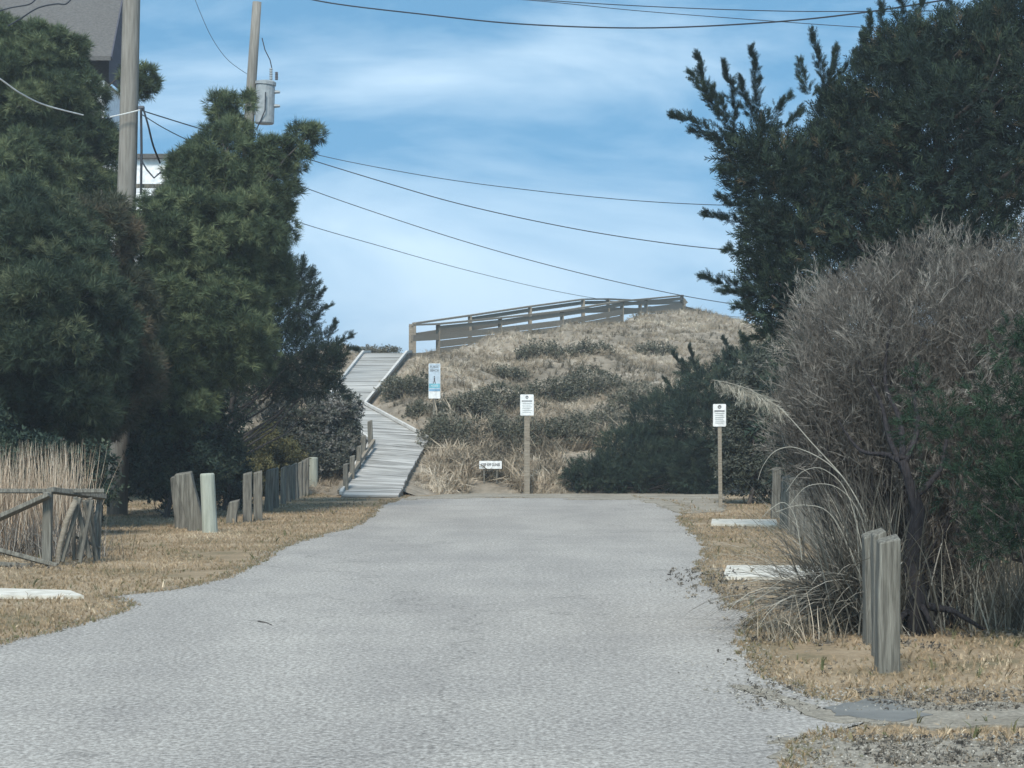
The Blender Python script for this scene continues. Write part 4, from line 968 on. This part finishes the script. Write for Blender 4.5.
# ------------------------------------------------------------ signs
def text_obj(body, size, loc, mat, parent, name='lettering', sx=1.0, bold=0.0):
    cu = bpy.data.curves.new(name, 'FONT'); cu.body = body; cu.size = size; cu.align_x = 'CENTER'; cu.align_y = 'CENTER'; cu.extrude = 0.0015; cu.offset = bold; cu.resolution_u = 2
    o = bpy.data.objects.new(name, cu); COL.objects.link(o); o.parent = parent; o.location = loc; o.rotation_euler = (R(90), 0, 0); o.scale = (sx, 1, 1); cu.materials.append(mat)
    bpy.context.view_layer.update(); me = bpy.data.meshes.new_from_object(o.evaluated_get(bpy.context.evaluated_depsgraph_get())); me.name = name
    q = bpy.data.objects.new(name, me); COL.objects.link(q); q.parent = parent; q.location = loc; q.rotation_euler = (R(90), 0, 0); q.scale = (sx, 1, 1)
    if not me.materials: me.materials.append(mat)
    bpy.data.objects.remove(o)
    return q
def plate(w_, h_, t_, cz, cr=.02):
    mb = MB(); pts = []
    for cx, cy, a0 in ((w_ / 2 - cr, h_ / 2 - cr, 0), (-w_ / 2 + cr, h_ / 2 - cr, 90), (-w_ / 2 + cr, -h_ / 2 + cr, 180), (w_ / 2 - cr, -h_ / 2 + cr, 270)):
        for k in range(4):
            a = R(a0 + 30 * k); pts.append((cx + cr * math.cos(a), cy + cr * math.sin(a)))
    k = len(pts)
    mb.add([(x, -t_ / 2, cz + y) for x, y in pts] + [(x, t_ / 2, cz + y) for x, y in pts], [tuple(range(k)), tuple(reversed(range(k, 2 * k)))] + [(i, i + k, (i + 1) % k + k, (i + 1) % k) for i in range(k)])
    return mb
def sign(base, label, pw, pz0, pz1, post_h, post_w, group=None, post_mat='wood', lean=0.0):
    t = empty('sign', base, label, 'sign', group)
    mb = MB(); mb.beam((-lean, 0, -.2), (0, 0, post_h), post_w, post_w * .6, up=(0, 1, 0)); me = mb.build('post', M[post_mat]); me.parent = t
    b_ = plate(pw, pz1 - pz0, .006, (pz0 + pz1) / 2); s = b_.build('panel', M['sign_white']); s.parent = t; s.location = (0, -post_w * .3 - .012, 0)
    return t, s
def bar(parent, x, z, w_, h_, mat, y=-.006, name='marking'):
    o = MB().box((x, y, z), (w_, .002, h_)).build(name, M[mat]); o.parent = parent; return o
# middle sign and right sign: small parking notices, symbol over a line over small print
def notice(base_px, Y, topy, boty, wpx, label, post_h_extra=0, lean=0.0, pw=.09):
    base = P(base_px, 500, Y); base[2] = 0.0 if Y < 50.3 else terrain(base[0], Y)
    zt = P(base_px, topy, Y)[2] - base[2]; zb = P(base_px, boty, Y)[2] - base[2]; w_ = wpx * Y / F
    t, s = sign(base, label, w_, zb, zt, zt - .03, pw, 'parking notices at the end of the lane', 'wood_rail', lean)
    hh = zt - zb; o = MB()
    ring = [( .035 * math.cos(a), .035 * math.sin(a)) for a in np.linspace(0, 2 * math.pi, 15)[:-1]]
    o.add([(x, -.006, zt - hh * .13 + z) for x, z in ring] + [(x * .55, -.006, zt - hh * .13 + z * .55) for x, z in ring], [(i, (i + 1) % 14, (i + 1) % 14 + 14, i + 14) for i in range(14)])
    q = o.build('symbol', M['sign_ink']); q.parent = s
    q = text_obj('P', .055, (0, -.006, zt - hh * .13), M['sign_ink'], s, 'symbol')
    bar(s, 0, zt - hh * .31, w_ * .78, .022, 'sign_ink')
    for k in range(6):
        bar(s, (-.01 if k % 2 else .008) * w_ / .3, zt - hh * (.42 + .085 * k), w_ * (.62 if k % 2 else .70), .010, 'metal')
    return t
notice(527, 50.0, 394.5, 415.5, 13.5, 'small white parking notice on a square wooden post before the dune', pw=.125)
notice(719.5, 41.6, 404, 426.5, 13, 'small white parking notice on a thin post before the evergreen on the right', pw=.07, lean=-.02)
# blue and white access sign
Y1 = 55.0; b1 = P(434.5, 430, Y1); b1[2] = terrain(b1[0], Y1)
zt = P(434.5, 363.5, Y1)[2] - b1[2]; zb = P(434.5, 398.5, Y1)[2] - b1[2]; W1 = 11.8 * Y1 / F
t, s = sign(b1, 'tall pale blue and white access sign beside the boardwalk bend', W1, zb, zt, zb + .3, .07, None, 'wood')
hh = zt - zb
bar(s, 0, zt - hh * .39, W1 * .96, hh * .76, 'sign_pale_blue'); bar(s, 0, zt - hh * .64, W1 * .94, hh * .13, 'sign_teal', -.008); bar(s, 0, zt - hh * .76, W1 * .94, hh * .06, 'sign_blue', -.008)
text_obj('PUBLIC', .085, (0, -.009, zt - hh * .10), M['sign_ink'], s, sx=.8); text_obj('BEACH', .085, (0, -.009, zt - hh * .20), M['sign_ink'], s, sx=.8)
o = MB()   # small walking figure mark
o.box((0, -.009, zt - hh * .38), (.03, .002, .03)).box((0, -.009, zt - hh * .455), (.035, .002, .08)).box((-.02, -.009, zt - hh * .54), (.016, .002, .07), (0, .35, 0)).box((.02, -.0095, zt - hh * .54), (.016, .002, .07), (0, -.35, 0))
q = o.build('symbol', M['sign_ink']); q.parent = s
text_obj('ACCESS', .06, (0, -.010, zt - hh * .64), M['sign_white'], s, sx=.85)
# little white sign
Yk = 50.9; bk = P(490.5, 480, Yk); bk[2] = terrain(bk[0], Yk); zc = P(490.5, 464.8, Yk)[2] - bk[2]
t = empty('sign', bk, 'little white board lettered KEEP OFF DUNES in the dune grass', 'sign')
wk, hk = 22.5 * Yk / F, 7.8 * Yk / F
s = plate(wk, hk, .012, zc, .006).build('panel', M['sign_white']); s.parent = t; s.location = (0, -.03, 0)
for x in (-.15, .15):
    q = MB().beam((x, 0, -.2), (x, 0, zc), .035, .03, up=(0, 1, 0)).build('stake', M['wood']); q.parent = t
text_obj('KEEP OFF DUNES', .088, (0, -.009, zc), M['sign_ink'], s, sx=.66, bold=.0025)

# ------------------------------------------------------------ poles and wires
up = empty('utility_pole', ground_at(119, 38.5), 'thick grey wooden utility pole rising out of the left pines', 'utility pole')
Yq = 38.5
MB().tube([P(117, 520, Yq), P(119, 440, Yq), P(123, 300, Yq), P(128, 150, Yq), P(131.5, 0, Yq), P(134, -120, Yq)], [.185, .182, .176, .165, .155, .145], 16).build('shaft', M['pole'], up, smooth=True)
o = MB(); o.tube([P(141, 108, Yq - .1), P(141.5, 150, Yq - .12), P(141, 195, Yq - .12)], .022, 6); o.build('conduit', M['cable'], up)
MB().box(P(141.5, 108, Yq - .05), (.10, .10, .07)).build('bracket', M['metal_dark'], up, bevel=.01)
o = MB(); o.box(P(148, 186, Yq), (.9, .05, .07)); o.build('cross_arm', M['wood'], up)
o = MB(); o.tube([P(141, 160, Yq - .1), P(147, 170, Yq - .2), P(154, 178, Yq - .2), P(161, 172, Yq - .2)], .016, 5); o.build('lead_wire', M['cable'], up)

Y2 = 56.0
tp = empty('utility_pole', ground_at(240, Y2), 'slimmer leaning wooden pole carrying a grey transformer above the pines', 'utility pole')
MB().tube([P(236, 490, Y2), P(242, 300, Y2), P(248.5, 130, Y2), P(253, 60, Y2), P(257, 2, Y2)], [.17, .15, .135, .125, .115], 14).build('shaft', M['pole'], tp, smooth=True)
s_ = Y2 / F
tank = MB(); c0 = P(264.5, 124, Y2 - .1); c1 = P(265.5, 85, Y2 - .1); c2 = P(265.8, 82, Y2 - .1)
tank.tube([c0, c0 + (c1 - c0) * .03, c1], [.225, .245, .245], 18); tk = tank.build('transformer_tank', M['metal'], tp, smooth=False)
MB().tube([c1, c2, c2 + [0, 0, .03]], [.27, .27, .20], 18).build('lid', M['metal'], tk)
for a, b_, hh_ in ((271, 80, 12), (276.5, 80, 8)):
    o = MB(); q = P(a, b_, Y2 - .15)
    n5 = 5
    o.tube([q + [0, 0, hh_ * s_ * k / 10] for k in range(11)], [.045 if k % 2 else .03 for k in range(11)], 8); o.build('bushing', M['metal_dark'] if a > 275 else M['metal'], tk)
for b_ in (92, 106):
    MB().tube([P(274, b_, Y2 - .1), P(280, b_, Y2 - .1)], [.05, .035], 8).build('terminal', M['metal'], tk)
MB().box(P(258, 92, Y2), (.30, .12, .08)).box(P(257, 113, Y2), (.30, .12, .08)).build('bracket', M['metal_dark'], tp)
MB().tube([P(262, 38, Y2), P(265, 50, Y2 - .1), P(270, 60, Y2 - .1), P(272, 69, Y2 - .15)], .014, 5).build('lead_wire', M['cable'], tp)
MB().tube([P(265.5, 92, Y2 - .42), P(265, 110, Y2 - .42), P(260, 122, Y2 - .35), P(256, 130, Y2 - .2)], .016, 5).build('lead_wire', M['cable'], tp)

def wire(pts, r, label, mat='cable', name='power_line'):
    """pts: (px, py, Y) knots; smooth cable through them"""
    K = np.array([P(*q) for q in pts]); n_ = len(K); out = []
    for i in range(n_ - 1):
        p0, p1, p2, p3 = K[max(i - 1, 0)], K[i], K[i + 1], K[min(i + 2, n_ - 1)]
        for j in range(8):
            t_ = j / 8
            out.append(.5 * (2 * p1 + (p2 - p0) * t_ + (2 * p0 - 5 * p1 + 4 * p2 - p3) * t_ ** 2 + (3 * p1 - p0 - 3 * p2 + p3) * t_ ** 3))
    out.append(K[-1]); o = MB().tube(out, r * .82, 5).build(name, M[mat]); tag(o, label, 'cable', 'overhead lines crossing the lane')
wire([(270, -10, 42), (330, 3, 42), (420, 14, 41), (520, 24, 40), (640, 28, 39), (760, 23, 37), (860, 13, 36), (975, -5, 35)], .017, 'thick dark line sagging across the very top of the picture')
wire([(440, -8, 44), (540, 0, 44), (640, 6, 44), (740, 10, 43), (835, 11.5, 43), (1060, 10, 42)], .012, 'thin line skimming the top edge toward the cedar')
wire([(480, -4, 46), (560, 3, 46), (640, 11, 46), (757, 20, 46), (875, 28, 46), (1000, 33, 46)], .010, 'thin line dipping under the thick top line at right')
wire([(248, 131, 56), (310, 153, 55), (420, 175, 53), (520, 189, 51), (640, 201, 49), (760, 206, 47), (900, 205, 46)], .011, 'uppermost of the four lines crossing mid sky')
wire([(140, 110, 38.6), (205, 130, 43), (262, 145, 48), (308, 159, 52), (380, 181, 52), (460, 204, 52), (560, 226, 52), (650, 241, 52), (740, 251, 51), (900, 262, 50)], .014, 'second and darkest of the four lines crossing mid sky')
wire([(141, 114, 38.6), (190, 141, 43), (298, 185, 52), (380, 214, 52), (470, 243, 52), (560, 268, 52), (650, 289, 52), (740, 305, 52), (900, 325, 52)], .012, 'third line down, passing over the walkway rail')
wire([(248, 195, 56), (290, 219, 60), (380, 246, 70), (470, 271, 80), (560, 292, 90), (640, 305, 98), (740, 317, 104), (900, 325, 110)], .013, 'lowest line, disappearing behind the walkway rail')
wire([(-20, 67, 30), (0, 79, 30.5), (20, 93, 31), (45, 105, 32), (83, 115, 33)], .015, 'bright white service cable swooping in at the left edge', 'cable_pale', 'service_cable')
wire([(110, 117, 38.3), (124, 114, 38.2), (140, 110, 38.3)], .014, 'short pale cable wrapped on the near utility pole', 'cable_pale', 'service_cable')
wire([(190, -14, 56), (200, 12, 56), (212, 38, 56), (228, 60, 56), (250, 76, 56)], .009, 'faint thin line dropping steeply to the transformer pole')
wire([(143, 108, 38.4), (148, 125, 38.4), (153, 145, 38.6), (160, 163, 39)], .022, 'short dark cable hanging off the near utility pole', 'cable', 'service_cable')
wire([(-10, 14, 36), (10, 8, 36), (30, 4, 36), (38, -4, 36)], .015, 'dark wavy cable in front of the roof at the corner', 'cable', 'service_cable')
wire([(8, 26, 36), (20, 19, 36), (38, 8, 36), (56, 4, 36), (66, 4, 36), (74, -4, 36)], .017, 'longer dark wavy cable across the shingle roof', 'cable', 'service_cable')

# ------------------------------------------------------------ house behind the pines
hs = empty('beach_house', (-14, 62, 0), 'tall white beach house with grey shingle roof behind the left pines', 'house')
xr_ = P(109, 47, 60)[0]; ze = P(109, 47, 60)[2]; xl_ = -19.0; y0, y1 = 60.0, 63.6; ym = 61.8; zr = ze + 2.1
MB().box(((xl_ + xr_) / 2, (y0 + y1) / 2 + .0, (ze - .9) / 2), (xr_ - xl_ - .3, y1 - y0 - .3, ze - .9)).build('wall', M['white'], hs)
o = MB(); th = .12
o.add([(xl_, y0 - .3, ze - .3), (xr_ + .1, y0 - .3, ze - .3), (xr_ + .1, ym, zr), (xl_, ym, zr), (xl_, y0 - .3, ze - .3 - th), (xr_ + .1, y0 - .3, ze - .3 - th), (xr_ + .1, ym, zr - th), (xl_, ym, zr - th)], [(0, 1, 2, 3), (7, 6, 5, 4), (0, 4, 5, 1), (1, 5, 6, 2), (3, 7, 4, 0)])
o.add([(xl_, y1 + .3, ze - .3), (xr_ + .1, y1 + .3, ze - .3), (xr_ + .1, ym, zr), (xl_, ym, zr), (xl_, y1 + .3, ze - .3 - th), (xr_ + .1, y1 + .3, ze - .3 - th), (xr_ + .1, ym, zr - th), (xl_, ym, zr - th)], [(3, 2, 1, 0), (4, 5, 6, 7), (1, 5, 4, 0), (2, 6, 5, 1)])
o.build('roof', M['shingle'], hs)
o = MB(); o.add([(xr_, y0, ze - .3), (xr_, y1, ze - .3), (xr_, ym, zr - .2), (xr_, y0, ze - .95), (xr_, y1, ze - .95)], [(0, 1, 2), (0, 3, 4, 1)]); o.build('gable', M['siding_dark'], hs)
MB().beam((xr_ + .125, y0 - .3, ze - .36), (xr_ + .125, ym, zr - .06), .04, .12).build('trim', M['siding_dark'], hs)
for k in range(4):
    wz = P(0, [150, 220, 150, 220][k], 60)[2]; wx = [-13.2, -13.2, -16.2, -16.2][k]
    f_ = MB().box((wx, y0 + .12, wz), (1.3, .1, 1.5)).build('window', M['white'], hs); MB().box((wx, y0 + .05, wz), (1.1, .05, 1.3)).build('pane', M['glass'], f_)
wg = MB().box((P(133, 200, 59)[0], 61, P(0, 166, 61)[2] / 2), (2.2, 3.4, P(0, 166, 61)[2])).build('wing', M['white'], hs)
MB().box((P(133, 200, 59)[0], 61, P(0, 164, 61)[2]), (2.5, 3.7, .12)).build('roof', M['shingle'], hs)

# twig on the road
tw = MB().tube([P(258, 621, GY(622)) , P(266, 622.5, GY(623)), P(272, 625, GY(625.5))], [.006, .005, .003], 5).build('fallen_twig', M['bark']); tag(tw, 'small dark twig lying on the left of the asphalt', 'twig')

# ------------------------------------------------------------ air
hz = MB().box((0, 1240, 12), (1830, 2640, 28)).build('haze', None)
mh = bpy.data.materials.new('haze_air'); mh.use_nodes = True; nh = mh.node_tree.nodes; nh.clear()
oh = nh.new('ShaderNodeOutputMaterial'); ph = nh.new('ShaderNodeVolumePrincipled'); ph.inputs['Color'].default_value = (0.88, 0.92, 0.97, 1); ph.inputs['Density'].default_value = 0.0011; ph.inputs['Anisotropy'].default_value = 0.2
mh.node_tree.links.new(ph.outputs[0], oh.inputs['Volume']); hz.data.materials.append(mh); tag(hz, 'thin pale sea haze filling the air', None, None, 'stuff')
